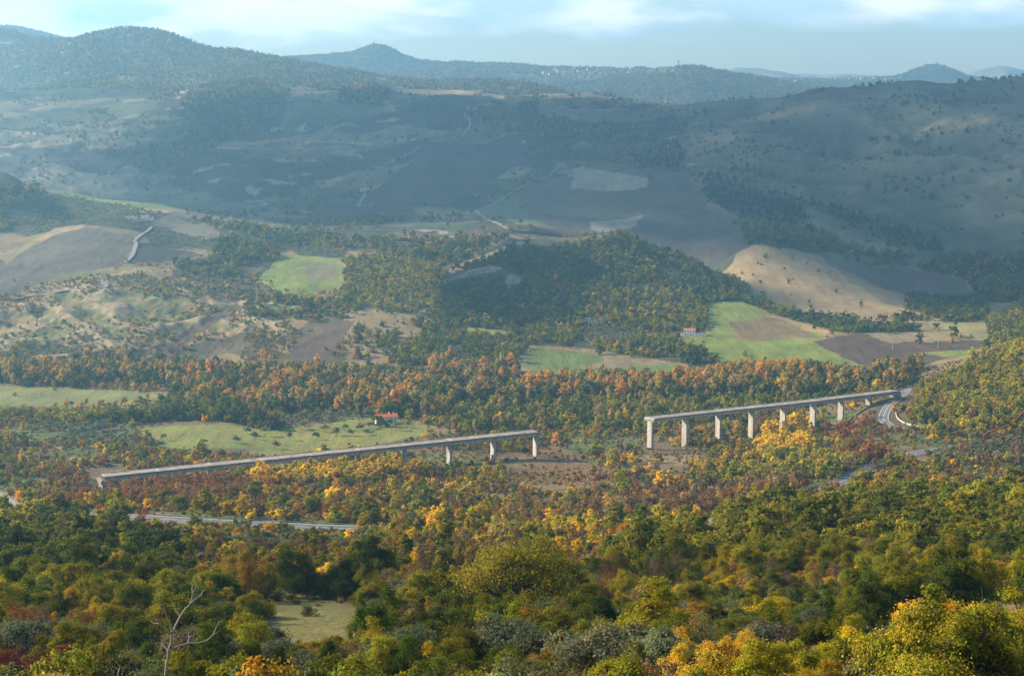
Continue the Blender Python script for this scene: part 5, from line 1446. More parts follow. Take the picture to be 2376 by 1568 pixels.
def gable(root, w, d, h, rh, wall, roof, win=(2, 2), shutter=None, off=(0, 0, 0), door=True, chim=True, detail=True):
    """A gabled house part: ridge along x, front at -y."""
    ox, oy, oz = off
    m = Mesh(); x0, x1, y0, y1 = ox - w / 2, ox + w / 2, oy - d / 2, oy + d / 2
    v = [(x0, y0, -2), (x1, y0, -2), (x1, y1, -2), (x0, y1, -2), (x0, y0, h), (x1, y0, h), (x1, y1, h), (x0, y1, h), (x0, oy, h + rh), (x1, oy, h + rh)]
    m.add(v, [(0, 1, 5, 4), (1, 2, 6, 9, 5), (2, 3, 7, 6), (3, 0, 4, 8, 7)])
    link("wall", m.build("wall", wall), parent=root)
    r_ = Mesh(); e = 0.45; t = 0.18; s = rh / (d / 2)
    for sy in (-1, 1):
        ye = oy + sy * (d / 2 + e); ze = h - e * s
        a = [(x0 - e, ye, ze + 0.05), (x1 + e, ye, ze + 0.05), (x1 + e, oy, h + rh + 0.05), (x0 - e, oy, h + rh + 0.05)]
        b = [(p[0], p[1], p[2] + t) for p in a]
        r_.add(a + b, [(0, 3, 2, 1), (4, 5, 6, 7), (0, 1, 5, 4), (1, 2, 6, 5), (2, 3, 7, 6), (3, 0, 4, 7)])
    rf = link("roof", r_.build("roof", roof), parent=root)
    if chim:
        c = Mesh(); c.box((x0 + w * 0.62, oy + 0.3, h + rh * 0.4), (x0 + w * 0.62 + 0.8, oy + 1.1, h + rh + 1.0)); c.box((x0 + w * 0.62 - 0.12, oy + 0.18, h + rh + 1.0), (x0 + w * 0.62 + 0.92, oy + 1.22, h + rh + 1.15))
        link("chimney", c.build("chimney", wall), parent=rf)
    if detail:
        nx, nz = win
        for i in range(nx):
            for j in range(nz):
                cx = x0 + w * (i + 0.5) / nx; cz = 1.5 + j * 2.8
                if door and j == 0 and i == nx // 2:
                    g = Mesh(); g.box((cx - 0.6, y0 - 0.05, 0), (cx + 0.6, y0 + 0.02, 2.2)); g.box((cx - 0.7, y0 - 0.03, 2.2), (cx + 0.7, y0 + 0.02, 2.32))
                    link("door", g.build("door", WOODD), parent=root); continue
                g = Mesh(); g.box((cx - 0.5, y0 - 0.03, cz - 0.65), (cx + 0.5, y0 + 0.02, cz + 0.65))
                if shutter:
                    g.box((cx - 1.02, y0 - 0.06, cz - 0.7), (cx - 0.52, y0 + 0.02, cz + 0.7), 1); g.box((cx + 0.52, y0 - 0.06, cz - 0.7), (cx + 1.02, y0 + 0.02, cz + 0.7), 1)
                g.box((cx - 0.6, y0 - 0.09, cz - 0.78), (cx + 0.6, y0 + 0.02, cz - 0.68), 2)
                link("window", g.build("window", [DARKGL, shutter or DARKGL, STONEW]), parent=root)


def house_at(u, v, y0, y1, name, label, cat="house", rz=0.0, parts=((10, 7, 5.5, 1.7, (0, 0, 0)),), wall=WHITE, roof=REDROOF, win=(3, 2), shutter=None, group=None, detail=True, clear=9):
    p = hit(u, v, y0, y1)
    root = thing(name, label, cat, tuple(p), rz, group)
    for i, (w, d, h, rh, off) in enumerate(parts):
        gable(root, w, d, h, rh, wall, roof, win if i == 0 else (max(1, win[0] - 1), 1 if h < 4.5 else win[1]), shutter, off, door=(i == 0), chim=(i == 0), detail=detail)
    CLEAR.append((p[0], p[1], clear))
    return root


house_at(896, 981, 1100, 1330, "cottage", "white cottage with orange-red roof and turquoise shutters on the green meadow", rz=0.25, parts=((18, 7.5, 5.8, 1.8, (0, 0, 0)),), win=(5, 2), shutter=BLUESH, clear=10)
house_at(1600, 777, 1600, 1900, "farmhouse", "white farmhouse with red roofs and a low wing, on the lawn below the wooded hill", rz=-0.12, parts=((13, 8, 6.0, 1.8, (0, 0, 0)), (12, 7, 3.4, 1.5, (12.6, -1.0, 0))), win=(4, 2), clear=15)
house_at(305, 512, 2200, 2700, "farmhouse", "long white farmhouse on the terraced slope beside the pale olive grove", rz=0.1, parts=((19, 8, 5.5, 1.4, (0, 0, 0)),), roof=BROWNROOF, win=(5, 2), clear=14)
house_at(337, 509, 2200, 2700, "farmhouse", "smaller white house with annex, a little uphill of the long white farmhouse", rz=-0.1, parts=((12, 8, 5.0, 1.4, (0, 0, 0)), (7, 6, 3.0, 1.0, (9.6, 0, 0))), roof=BROWNROOF, win=(3, 2), clear=14)
house_at(12, 350, 3200, 4600, "villa", "pink villa at the hazy edge of the far slope", rz=0.3, parts=((24, 12, 8.0, 2.5, (0, 0, 0)),), wall=PINK, roof=REDROOF, win=(5, 3), clear=20)
house_at(9, 335, 3300, 4700, "villa", "pale villa just uphill of the pink villa", rz=0.3, parts=((16, 10, 8.0, 2.2, (0, 0, 0)),), wall=CREAM, roof=BROWNROOF, win=(4, 2), clear=20)
house_at(846, 443, 2600, 3800, "farmhouse", "grey abandoned farmhouse beside a cypress on the shaded slope", rz=0.1, parts=((20, 9, 6.5, 1.6, (0, 0, 0)),), wall=STONEW, roof=BROWNROOF, win=(5, 2), clear=16)
for u, v, w, txt in ((994, 222, 9, "small white chapel alone on the ploughed crest"), (1125, 223, 17, "long low white house on the ploughed crest"), (1215, 332, 12, "lonely grey barn in the middle of the shaded slope"),
                     (391, 256, 17, "long white farm building on the hazy wooded hillside"), (421, 254, 11, "small white house next to the long hazy farm building"), (1549, 236, 12, "white tower house behind the dip of the crest"),
                     (1778, 221, 10, "little pale house standing on the bare crest line"), (1640, 232, 12, "flat grey shed on the crest beside a lone tree")):
    house_at(u, v, 2600, 5200, "chapel" if "chapel" in txt else "barn" if "barn" in txt or "shed" in txt else "farmhouse", txt, "chapel" if "chapel" in txt else "barn" if "barn" in txt or "shed" in txt else "house",
             parts=((w, 8, 5.0, 1.8, (0, 0, 0)),), wall=WHITE if "white" in txt else STONEW, roof=BROWNROOF, win=(3, 1), clear=14)
for u, v, w, txt in ((39, 157, 22, "white farmhouse among trees low on the peak's flank"), (155, 173, 20, "white house below the small lit pasture"), (145, 125, 14, "small white house near the saddle of the peak"), (298, 84, 14, "white house just under the hazy summit"),
                     (15, 103, 50, "long white shed on the saddle left of the peak"), (1017, 184, 16, "pale house on the sunny knoll behind the crest"), (1185, 208, 18, "white house at the edge of the crest fields"), (889, 186, 16, "low house among the sunlit trees behind the crest")):
    house_at(u, v, 5000, 7800, "farmhouse", txt, "house", parts=((w, 10, 7.0, 2.2, (0, 0, 0)),), wall=WHITE, roof=BROWNROOF, win=(3, 2), detail=False, clear=22)

# ruin: roofless walls with openings
p = hit(1365, 748, 1600, 1900)
root = thing("ruined_farmhouse", "roofless pale stone farmhouse ruin at the edge of the brown field", "ruin", tuple(p), -0.1)
for (x0, x1, h) in ((-11, -4, 3.0), (-4, 3, 5.6), (3, 10.5, 3.4)):
    m = Mesh()
    n_ = 3
    for i in range(n_):
        a = x0 + (x1 - x0) * i / n_; b = x0 + (x1 - x0) * (i + 1) / n_
        m.box((a, -3.4, -1), (a + (b - a) * 0.62, -2.9, h + 0.5 * math.sin(i * 2.1 + x0))); m.box((a + (b - a) * 0.62, -3.4, h - 0.9), (b, -2.9, h - 0.1 + 0.3 * math.sin(i)))
        m.box((a + (b - a) * 0.62, -3.4, -1), (b, -2.9, 0.9))
    m.box((x0, 3, -1), (x1, 3.5, h - 0.3)); m.box((x0, -2.9, -1), (x0 + 0.5, 3, h - 0.2)); m.box((x1 - 0.5, -2.9, -1), (x1, 3, h - 0.5))
    link("wall", m.build("wall", STONEW), parent=root)
CLEAR.append((p[0], p[1], 14))

# dark shed in the near wood, small block house of the clay slope
p = hit(232, 1392, 230, 420)
root = thing("shed", "small dark shed with rusty flat roof, half buried in the near wood", "shed", tuple(p), 0.3)
m = Mesh(); m.box((-3.2, -2, -1), (3.2, 2, 2.6)); link("wall", m.build("wall", plain("dark_boards", (0.05, 0.055, 0.06), 0.8)), parent=root)
m = Mesh(); m.add([(-3.5, -2.3, 2.62), (3.5, -2.3, 2.62), (3.5, 2.3, 3.2), (-3.5, 2.3, 3.2), (-3.5, -2.3, 2.72), (3.5, -2.3, 2.72), (3.5, 2.3, 3.3), (-3.5, 2.3, 3.3)], [(3, 2, 1, 0), (4, 5, 6, 7), (0, 1, 5, 4), (1, 2, 6, 5), (2, 3, 7, 6), (3, 0, 4, 7)])
link("roof", m.build("roof", RUSTM), parent=root); CLEAR.append((p[0], p[1], 5))

# hilltop towns: each house a thing of its own
rs = np.random.RandomState(12)
town = []
for i in range(46):
    u = 1262 + 300 * (i + rs.rand()) / 46
    town.append((u, 160 + 13 * rs.rand() + (2 if u < 1330 else 0), 6800, 9500, 'a'))
for i in range(32):
    u = 1766 + 325 * (i + rs.rand()) / 32
    town.append((u, np.interp(u, [1766, 1900, 2090], [187, 183, 183]) + 6 * rs.rand(), 8000, 10500, 'b'))
OLDW = plain("old_white_render", (0.58, 0.55, 0.50), 0.85, var=0.1)
hm_ = {}
for kx, (wl, rf) in enumerate(((OLDW, BROWNROOF), (CREAM, BROWNROOF), (CREAM, REDROOF), (STONEW, BROWNROOF))):
    for kh, (w, d, h) in enumerate(((12, 10, 9), (15, 10, 12), (20, 11, 10))):
        m = Mesh(); rh = 2.2
        v = [(-w / 2, -d / 2, -6), (w / 2, -d / 2, -6), (w / 2, d / 2, -6), (-w / 2, d / 2, -6), (-w / 2, -d / 2, h), (w / 2, -d / 2, h), (w / 2, d / 2, h), (-w / 2, d / 2, h), (-w / 2, 0, h + rh), (w / 2, 0, h + rh)]
        m.add(v, [(0, 1, 5, 4), (1, 2, 6, 9, 5), (2, 3, 7, 6), (3, 0, 4, 8, 7)], 0)
        for sy in (-1, 1): m.add([(-w / 2 - .6, sy * (d / 2 + .6), h - .3), (w / 2 + .6, sy * (d / 2 + .6), h - .3), (w / 2 + .6, 0, h + rh + .2), (-w / 2 - .6, 0, h + rh + .2)], [(0, 1, 2, 3) if sy < 0 else (3, 2, 1, 0)], 1)
        for i in range(int(w // 4)):
            for j in range(int(h // 4)): m.box((-w / 2 + 2 + i * 4, -d / 2 - 0.05, 1.5 + j * 3.6), (-w / 2 + 3.4 + i * 4, -d / 2 + 0.05, 3.2 + j * 3.6), 2)
        hm_[kx, kh] = m.build("town_house", [wl, rf, DARKGL])
nt_ = {}
for u, v, a, b, g in town:
    P_ = hit(u, v, a, b)
    kx, kh = rs.randint(4), rs.randint(3)
    CLEAR.append((P_[0], P_[1] - 6, 17))
    o = link("town_house", hm_[kx, kh], loc=tuple(P_), rz=rs.uniform(-.5, .5))
    desc = ("whitish", "cream", "red-roofed cream", "stone-grey")[kx] + (" small", " tall", " long")[kh]
    where = "hilltop town" if g == 'a' else "ridge village"
    tag(o, f"{desc} house of the {where}, {100 * u / 2376:.1f} percent across".replace('.', ' point '), "house", "houses of the distant hilltop town" if g == 'a' else "houses of the distant ridge village")
p = hit(1574, 156, 6600, 7600)
root = thing("bell_tower", "thin pale bell tower rising above the hilltop town", "tower", tuple(p))
m = Mesh(); m.box((-3, -3, -8), (3, 3, 24)); link("shaft", m.build("shaft", CREAM), parent=root)
m = Mesh(); m.add([(-3.4, -3.4, 24.02), (3.4, -3.4, 24.02), (3.4, 3.4, 24.02), (-3.4, 3.4, 24.02), (0, 0, 31)], [(3, 2, 1, 0), (0, 1, 4), (1, 2, 4), (2, 3, 4), (3, 0, 4)]); link("spire", m.build("spire", BROWNROOF), parent=root)

# ------------------------------------------------------------------ poles, signs, cars
POLEM = plain("concrete_pole", (0.50, 0.48, 0.44), 0.85, var=0.1)
pm = Mesh(); pm.add(*tube([(0, 0, -1), (0, 0, 5), (0, 0, 10.5)], (0.19, 0.16, 0.11), 8)); POLE = pm.build("pole", POLEM, True)
pm = Mesh(); pm.box((-0.9, -0.06, 9.9), (0.9, 0.06, 10.02)); CROSS = pm.build("crossarm", GALV)
pm = Mesh()
for x in (-0.8, 0.0, 0.8): pm.add(*tube([(x, 0, 10.03), (x, 0, 10.15), (x, 0, 10.3)], (0.05, 0.07, 0.03), 6))
INSUL = pm.build("insulator", DARKGL, True)
for u, v, a, b, txt in ((278, 922, 1250, 1500, "thin pale pole at the middle of the river meadow"), (443, 927, 1250, 1500, "pale pole where the river meadow narrows"), (570, 915, 1250, 1560, "tall pale pole against the dark riverside trees"), (92, 930, 1250, 1500, "pale pole near the western hedge of the river meadow"),
                        (1366, 764, 1600, 1900, "pale pole in front of the roofless ruin"), (1930, 765, 1600, 1950, "pale pole on the lawn uphill of the farmhouse's olives"), (2071, 812, 1450, 1800, "pale pole at the left end of the dark ploughed field"), (2176, 808, 1450, 1800, "pale pole at the middle of the dark ploughed field"),
                        (1524, 760, 1600, 1900, "tall pale pole at the far end of the olive rows"), (1541, 768, 1600, 1900, "shorter pole between olive rows and farmhouse"), (1316, 768, 1600, 1900, "pale pole at the near corner of the olive rows"), (1834, 838, 1450, 1800, "pale pole at the foot of the green field")):
    p = hit(u, v, a, b)
    root = thing("utility_pole", txt, "utility pole", tuple(p), rs.uniform(-.6, .6), "utility poles in the valley")
    link("pole", POLE, parent=root); link("crossarm", CROSS, parent=root); link("insulator", INSUL, parent=root)
    CLEAR.append((p[0], p[1], 3))

SIGNW = plain("sign_white", (0.78, 0.78, 0.78), 0.5, var=0.05); SIGNB = plain("sign_blue", (0.03, 0.16, 0.42), 0.5, var=0.05)
for u, v, txt in ((1641, 1214, "small blue and white marker sign at the highway's edge"), (2022, 1086, "small marker sign beside the climbing highway"),):
    i = hw_near(*unproj(u, v, 684 if u < 1800 else 925)[:2])
    t = HW[i + 1] - HW[i]; t /= np.linalg.norm(t); nn = np.array((-t[1], t[0], 0))
    p = HW[i] - nn * (5.9 if u < 1800 else -6.6)
    root = thing("marker_sign", txt, "road sign", tuple(p), 0.2)
    m = Mesh(); m.add(*tube([(0, 0, -0.5), (0, 0, 1.2), (0, 0, 2.6)], (0.05, 0.05, 0.05), 6)); link("post", m.build("post", GALV), parent=root)
    m = Mesh(); m.box((-0.4, -0.07, 1.2), (0.4, -0.05, 3.0)); m.box((-0.4, -0.09, 2.2), (0.4, -0.072, 2.9), 1); link("panel", m.build("panel", [SIGNW, SIGNB]), parent=root)

GLASSM = plain("car_glass", (0.03, 0.035, 0.04), 0.08); TYRE = plain("tyre", (0.02, 0.02, 0.02), 0.9); RIM = plain("rim", (0.4, 0.4, 0.42), 0.3, 0.8)
LAMP = plain("car_lamp", (0.7, 0.7, 0.66), 0.2)


def car(pos, rz, col, label):
    root = thing("car", label, "car", tuple(pos), rz)
    paint = plain("car_paint", col, 0.25, 0.3, var=0.03)
    m = Mesh()

    def loft(secs):
        n0 = len(secs); k = len(secs[0])
        m.add([p_ for s_ in secs for p_ in s_], [(i * k + j, i * k + (j + 1) % k, (i + 1) * k + (j + 1) % k, (i + 1) * k + j) for i in range(n0 - 1) for j in range(k)] + [tuple(range(k))[::-1], tuple((n0 - 1) * k + j for j in range(k))])
    sec = lambda x, w, z0, z1: [(x, -w, z0), (x, w, z0), (x, w * 1.02, (z0 + z1) / 2), (x, w * .94, z1), (x, -w * .94, z1), (x, -w * 1.02, (z0 + z1) / 2)]
    loft([sec(-2.15, .72, .40, .80), sec(-2.05, .82, .28, .98), sec(-1.2, .87, .22, 1.0), sec(0.6, .88, .22, .98), sec(1.5, .85, .24, .88), sec(2.05, .76, .30, .74), sec(2.15, .66, .38, .64)])
    link("body", m.build("body", paint, False), parent=root)
    m = Mesh()
    sec2 = lambda x, w, z: [(x, -w, .96), (x, w, .96), (x, w * .8, z), (x, -w * .8, z)]
    loft([sec2(-1.9, .76, 1.0), sec2(-1.35, .80, 1.44), sec2(0.15, .80, 1.48), sec2(1.0, .78, .99)])
    link("window", m.build("window", GLASSM), parent=root)
    m = Mesh(); m.box((-1.3, -.60, 1.452), (0.12, .60, 1.52)); m.box((-1.25, -.55, 1.52), (0.05, .55, 1.54)); link("roof", m.build("roof", paint), parent=root)
    for x in (-1.35, 1.35):
        for y in (-.80, .80):
            m = Mesh(); a = [(0.31 * math.cos(q), -.1, 0.31 * math.sin(q)) for q in np.linspace(0, 2 * math.pi, 14)[:-1]]; b = [(p_[0], .1, p_[2]) for p_ in a]
            m.add(a + b, [(i, (i + 1) % 13, 13 + (i + 1) % 13, 13 + i) for i in range(13)] + [tuple(range(13)), tuple(range(25, 12, -1))])
            wh = link("wheel", m.build("tyre", TYRE), parent=root, loc=(x, y, .31))
    for y in (-.55, .55):
        m = Mesh(); m.box((2.06, y - .17, .58), (2.17, y + .17, .70)); m.box((2.04, y - .12, .70), (2.12, y + .12, .72)); link("headlight", m.build("headlight", LAMP), parent=root)
        m = Mesh(); m.box((-2.15, y - .17, .72), (-2.08, y + .17, .86)); m.box((-2.12, y - .12, .86), (-2.06, y + .12, .88)); link("taillight", m.build("taillight", REDROOF), parent=root)
    return root


def car_on_road(u, v, Y, lane, col, label, back=False):
    i = hw_near(*unproj(u, v, Y)[:2], HW2)
    t = HW2[i + 1] - HW2[i]; t /= np.linalg.norm(t); nn = np.array((-t[1], t[0], 0))
    car(HW2[i] + nn * lane + np.array((0, 0, 0.02)), math.atan2(t[1], t[0]) + (math.pi if back else 0), col, label)


car_on_road(2083, 922, 1245, -2.6, (0.03, 0.04, 0.06), "dark car driving round the highway bend", True)
p = hit(899, 988, 1080, 1330)
car(p, 0.4, (0.025, 0.03, 0.045), "dark car parked under the trees beside the white cottage")
CLEAR.append((p[0], p[1], 4))
print("built", time.time() - T0)


# ------------------------------------------------------------------ plants set out by hand
hero(1212, 1452, 170, 260, 'oak', 'olivegreen', 1.36, "huge spreading oak with bare dark limbs, rising above the near wood")
hero(1640, 1248, 430, 700, 'oak', 'dark', .01, "")
EXTRA.pop()
hero(540, 1395, 260, 330, 'poplar', 'gold', .58, "tall golden plane tree, first of the clump by the small field")
hero(575, 1398, 260, 330, 'poplar', 'gold', .54, "slim golden plane tree at the heart of the clump by the small field")
hero(500, 1390, 260, 330, 'oak', 'gold', 1.0, "broad golden tree on the outer flank of the plane clump")
hero(605, 1392, 260, 330, 'oak', 'gold', .95, "broad golden tree between the plane clump and the dark row")
hero(952, 1310, 380, 470, 'oak', 'dark', .95, "round dark evergreen oak with a clear trunk before the yellow bushes")
hero(1032, 1290, 420, 520, 'poplar', 'olivegreen', .80, "tall ivy-clad olive-green tree standing alone before the yellow grove")
hero(1500, 1555, 110, 170, 'oak', 'yelgreen', .95, "large rounded yellow-green tree near the bottom of the wood")
hero(1780, 1492, 150, 210, 'oak', 'yellow', .72, "bright yellow maple at the lower edge of the scrubby clearing")
hero(1880, 1486, 140, 210, 'olive', 'greyolive', .75, "little olive tree with a clear trunk beside the bright yellow maple")
hero(880, 1565, 110, 170, 'oak', 'green', .85, "big dense green tree at the bottom edge below the field")
hero(1010, 1568, 105, 170, 'oak', 'olivegreen', .70, "dense olive-green tree next to the big green one at the bottom edge")
hero(618, 1432, 200, 280, 'shrub', 'yelgreen', 1.1, "small yellow-green bush alone on the edge of the small field")
hero(1070, 1488, 150, 220, 'oak', 'green', .8, "mid-green tree directly below the great oak")
hero(2085, 1640, 58, 110, 'oak', 'olivegreen', .58, "dense olive-green oak at the bottom edge, beside the bright yellow bushes")
hero(2150, 1610, 58, 110, 'oak', 'gold', .50, "golden-tipped oak between two olive-green ones at the bottom edge")
hero(2215, 1640, 58, 110, 'oak', 'olivegreen', .60, "broad olive-green oak just before the nearest corner oak")
hero(2300, 1620, 58, 110, 'oak', 'olivegreen', .66, "nearest olive-green oak filling the bottom corner")
hero(2372, 1560, 58, 110, 'oak', 'yelgreen', .62, "yellow-green oak at the very edge beside the dry clearing")
hero(1990, 1590, 58, 120, 'oak', 'yellow', .42, "bright yellow bush-like maple next to the olive-green bottom oaks")
hero(1700, 1600, 58, 130, 'oak', 'yellow', .40, "bright yellow maple low among grey olives at the bottom edge")
hero(1560, 1620, 58, 130, 'olive', 'greyolive', .85, "pale grey olive tree leading the row at the bottom edge")
hero(1450, 1610, 58, 130, 'olive', 'greyolive', .85, "pale grey olive tree second in the row at the bottom edge")
hero(1350, 1610, 58, 130, 'olive', 'greyolive', .75, "pale grey olive tree third in the row at the bottom edge")
hero(295, 1320, 330, 460, 'poplar', 'yelgreen', .62, "slender yellow-green tree among dark oaks")
hero(390, 1305, 360, 470, 'oak', 'dark', 1.2, "massive dark green oak beside the slender yellow tree")
hero(250, 1345, 300, 460, 'oak', 'orange', .5, "small orange tree in front of the slender yellow tree")
hero(1495, 1248, 480, 660, 'oak', 'green', .95, "pair-crowned green tree at the far edge of the near wood")
hero(1800, 1262, 380, 520, 'oak', 'gold', 1.25, "gnarled half-bare oak with dark forked limbs on the spur")
hero(470, 1070, 1000, 1120, 'oak', 'olivegreen', 1.55, "big rounded green tree behind the long viaduct")
hero(882, 990, 1000, 1300, 'oak', 'green', 1.5, "dark green tree half hiding the white cottage")
hero(1290, 1040, 1050, 1160, 'poplar', 'orange', .78, "slender orange poplar just past the end of the long viaduct")
hero(1520, 1062, 1000, 1080, 'oak', 'gold', .62, "golden bush-like tree at the foot of the first tall pier")
hero(1330, 1140, 850, 960, 'oak', 'scarlet', .52, "scarlet bush glowing below the dry clearing")
hero(1380, 1140, 850, 960, 'oak', 'scarlet', .45, "second scarlet bush, smaller, just past the first one")
hero(1985, 1068, 900, 1020, 'oak', 'red', .95, "deep red tree above the climbing highway")
hero(2040, 1065, 900, 1020, 'oak', 'rust', 1.0, "rust-red tree next to the deep red one")
hero(1140, 870, 1500, 1650, 'oak', 'orange', 1.25, "round orange tree at the foot of the dark wood")
hero(1620, 778, 1600, 1900, 'pine', 'pine', 1.3, "dark cypress-like tree at the farmhouse's gable")
hero(1575, 785, 1600, 1900, 'pine', 'pine', .8, "dark conifer in front of the farmhouse")
hero(1998, 712, 1800, 2250, 'oak', 'olivegreen', .95, "lone round tree on the sunlit straw slope")
hero(612, 850, 1500, 1620, 'poplar', 'orange', 1.05, "tall orange poplar, highest of the riverside belt")
hero(740, 868, 1480, 1600, 'poplar', 'orange', 1.05, "broad orange poplar in front of the brown field")
hero(855, 448, 2600, 3800, 'pine', 'pine', .95, "dark cypress by the abandoned farmhouse")
for i, (u, v, s) in enumerate(((372, 1040, 1.0), (378, 1022, .8), (548, 1028, 1.0), (575, 1008, 1.0), (592, 1020, .9), (615, 1012, 1.1), (672, 1022, .95), (700, 996, 1.1), (752, 1003, 1.0), (780, 1012, 1.1), (800, 1000, 1.0), (812, 1012, .95), (832, 1004, 1.1), (850, 1010, .9), (858, 996, .9), (905, 990, 1.1), (920, 998, 1.0), (945, 992, .8), (735, 1020, .9), (640, 1042, 1.0))):
    hero(u, v, 1040, 1330, 'olive', 'greyolive', s * 1.4, "")

hero(455, 1232, 540, 645, 'oak', 'green', .85, "green tree hiding the highway where its guard rail begins")
hero(500, 1234, 540, 645, 'shrub', 'gold', 2.3, "big golden reed-like bush before the highway's guard rail")
hero(530, 1236, 540, 645, 'oak', 'yelgreen', .62, "small yellow-green tree before the highway's guard rail")
hero(622, 1240, 540, 645, 'shrub', 'gold', 2.3, "golden bush hiding the middle of the visible highway")
hero(655, 1241, 540, 645, 'oak', 'olivegreen', .66, "olive-green tree hiding the middle of the visible highway")
hero(725, 1246, 540, 645, 'oak', 'green', .60, "small green tree where the highway surface shows again")
hero(330, 1224, 540, 660, 'bare', 'rust', 1.1, "thin rust-brown tree at the western end of the visible highway")
hero(845, 1248, 540, 645, 'poplar', 'yelgreen', .62, "tall willow-like yellow-green tree where the highway disappears")
hero(815, 1262, 520, 640, 'oak', 'yellow', .72, "bright yellow round tree under the willow-like one")

LIMITS = [   # plants in front keep the things behind them in sight: depth range, line of greatest height
    (800, 1120, [(1480, 1034), (1505, 1034), (1588, 1013), (1666, 1010), (1743, 1022), (1817, 1006), (1887, 1004), (1952, 966), (2016, 936), (2062, 918)]),
    (620, 1000, [(205, 1138), (245, 1136), (262, 1112), (480, 1094), (700, 1078), (800, 1070), (900, 1064), (942, 1082), (1044, 1052), (1142, 1058), (1238, 1052), (1262, 1050)]),
    (430, 645, [(345, 1201), (440, 1204), (450, 1185), (535, 1188), (548, 1209), (590, 1205), (600, 1194), (670, 1200), (690, 1218), (820, 1226)]),
    (430, 680, [(1628, 1226), (1670, 1226)]),
    (560, 850, [(1975, 1122), (2020, 1108)]),
    (600, 770, [(1880, 1130), (1950, 1098)]),
    (600, 875, [(1950, 1098), (2062, 1056)]),
    (1005, 1165, [(2035, 975), (2086, 975), (2126, 912)]),
    (110, 234, [(580, 1440), (625, 1475), (660, 1490), (835, 1488), (868, 1440)]),
    (90, 200, [(600, 1470), (640, 1488), (830, 1484), (850, 1450)]),
    (50, 170, [(2085, 1412), (2180, 1412), (2376, 1418)]),
    (1850, 2010, [(1030, 658), (1080, 646), (1170, 632)]),
    (40, 118, [(-900, 1500), (-300, 1500), (2040, 1500), (2100, 1450), (3200, 1420)]),
    (112, 150, [(-600, 1460), (-200, 1460), (600, 1470), (840, 1420), (1100, 1430), (1700, 1430), (2080, 1450), (2600, 1420)]),
    (1050, 1212, [(878, 988), (950, 988)]),
    (150, 215, [(-200, 1400), (600, 1420), (900, 1400), (1150, 1400), (1900, 1400)]),
    (1000, 1110, [(330, 1036), (560, 1050), (680, 1055)]),
    (1130, 1330, [(-40, 945), (380, 948)]),
    (700, 925, [(1170, 1118), (1300, 1140), (1430, 1122)]),
    (1300, 1560, [(1575, 858), (1640, 850), (1690, 838), (1800, 836), (1850, 832), (1950, 848), (2010, 852), (2050, 828), (2110, 850)]),
    (1350, 1600, [(1205, 868), (1380, 850), (1570, 866)]),
    (700, 800, [(-60, 1160), (45, 1178)]),
    (1500, 1735, [(1570, 788), (1640, 790)]),
    (1250, 1560, [(0, 828), (300, 836), (640, 838), (760, 842), (1000, 855)]),
]

pl = pick_plants()
tn = list(TINT)
ex = np.array([(x, y, float(ground(x, y)), KINDS.index(k), tn.index(t), s, -1) for k, t, x, y, s, l in EXTRA])
exl = [l for *_, l in EXTRA]
# keep clear of roads, piers, houses
cell = 12.0
grid = {}
for x, y, r in CLEAR:
    for i in range(int((x - r) // cell), int((x + r) // cell) + 1):
        for j in range(int((y - r) // cell), int((y + r) // cell) + 1):
            grid.setdefault((i, j), []).append((x, y, r))
keep = np.ones(len(pl), bool)
ci = np.floor(pl[:, :2] / cell).astype(int)
for n_, (i, j) in enumerate(ci):
    g = grid.get((i, j))
    if g:
        x, y = pl[n_, :2]
        for a, b, r in g:
            if (x - a) ** 2 + (y - b) ** 2 < r * r:
                keep[n_] = False; break
# hand-set plants push scattered ones away
for e in ex:
    r = NOMW[KINDS[int(e[3])]] * e[5] * 0.42
    keep &= (np.abs(pl[:, 0] - e[0]) > r) | (np.abs(pl[:, 1] - e[1]) > r)
pl = pl[keep]
n_ex = len(ex)
pl = np.concatenate([ex, pl])
hand = np.arange(len(pl)) < n_ex
nomh = np.array([NOMH[k] for k in KINDS])[pl[:, 3].astype(int)]
nomw = np.array([NOMW[k] for k in KINDS])[pl[:, 3].astype(int)]
rs = np.random.RandomState(5)
maxh = np.full(len(pl), 99.0)
for a, b in AXES:      # nothing grows through the deck
    d = b[:2] - a[:2]; l2 = d @ d
    t = np.clip(((pl[:, :2] - a[:2]) @ d) / l2, -0.2, 1.2)
    dd = np.linalg.norm(pl[:, :2] - a[:2] - t[:, None] * d, axis=1)
    m = dd < 11.5
    maxh[m] = np.minimum(maxh[m], (a[2] + t * (b[2] - a[2]))[m] - 3.6 - pl[m, 2])
u0, v0, _ = proj(pl[:, 0], pl[:, 1], pl[:, 2])
for y0, y1, line in LIMITS:
    lu = [p_[0] for p_ in line]; lv = [p_[1] for p_ in line]
    m = (pl[:, 1] > y0) & (pl[:, 1] < y1) & (u0 > lu[0]) & (u0 < lu[-1]) & ~hand
    i = np.nonzero(m)[0]
    lim = np.interp(u0[i], lu, lv) - 2 * rs.rand(len(i))
    # height whose top projects at the limit row
    q = (CV - lim) / FPX
    zt = (-SP + q * CP) / (CP + q * SP) * pl[i, 1]
    maxh[i] = np.minimum(maxh[i], zt - pl[i, 2])
pl[:, 5] = np.minimum(pl[:, 5], maxh / nomh)
minimum = np.where(pl[:, 3] == KINDS.index('poplar'), .22, np.where(pl[:, 3] == KINDS.index('shrub'), .35, .26))
k = pl[:, 5] > minimum
lab = [exl[i] if i < n_ex else "" for i in np.nonzero(k)[0]]
pl = pl[k]; hand = hand[k]; nomh = nomh[k]; nomw = nomw[k]
print("plants", len(pl), [int((pl[:, 3] == i).sum()) for i in range(6)], time.time() - T0)

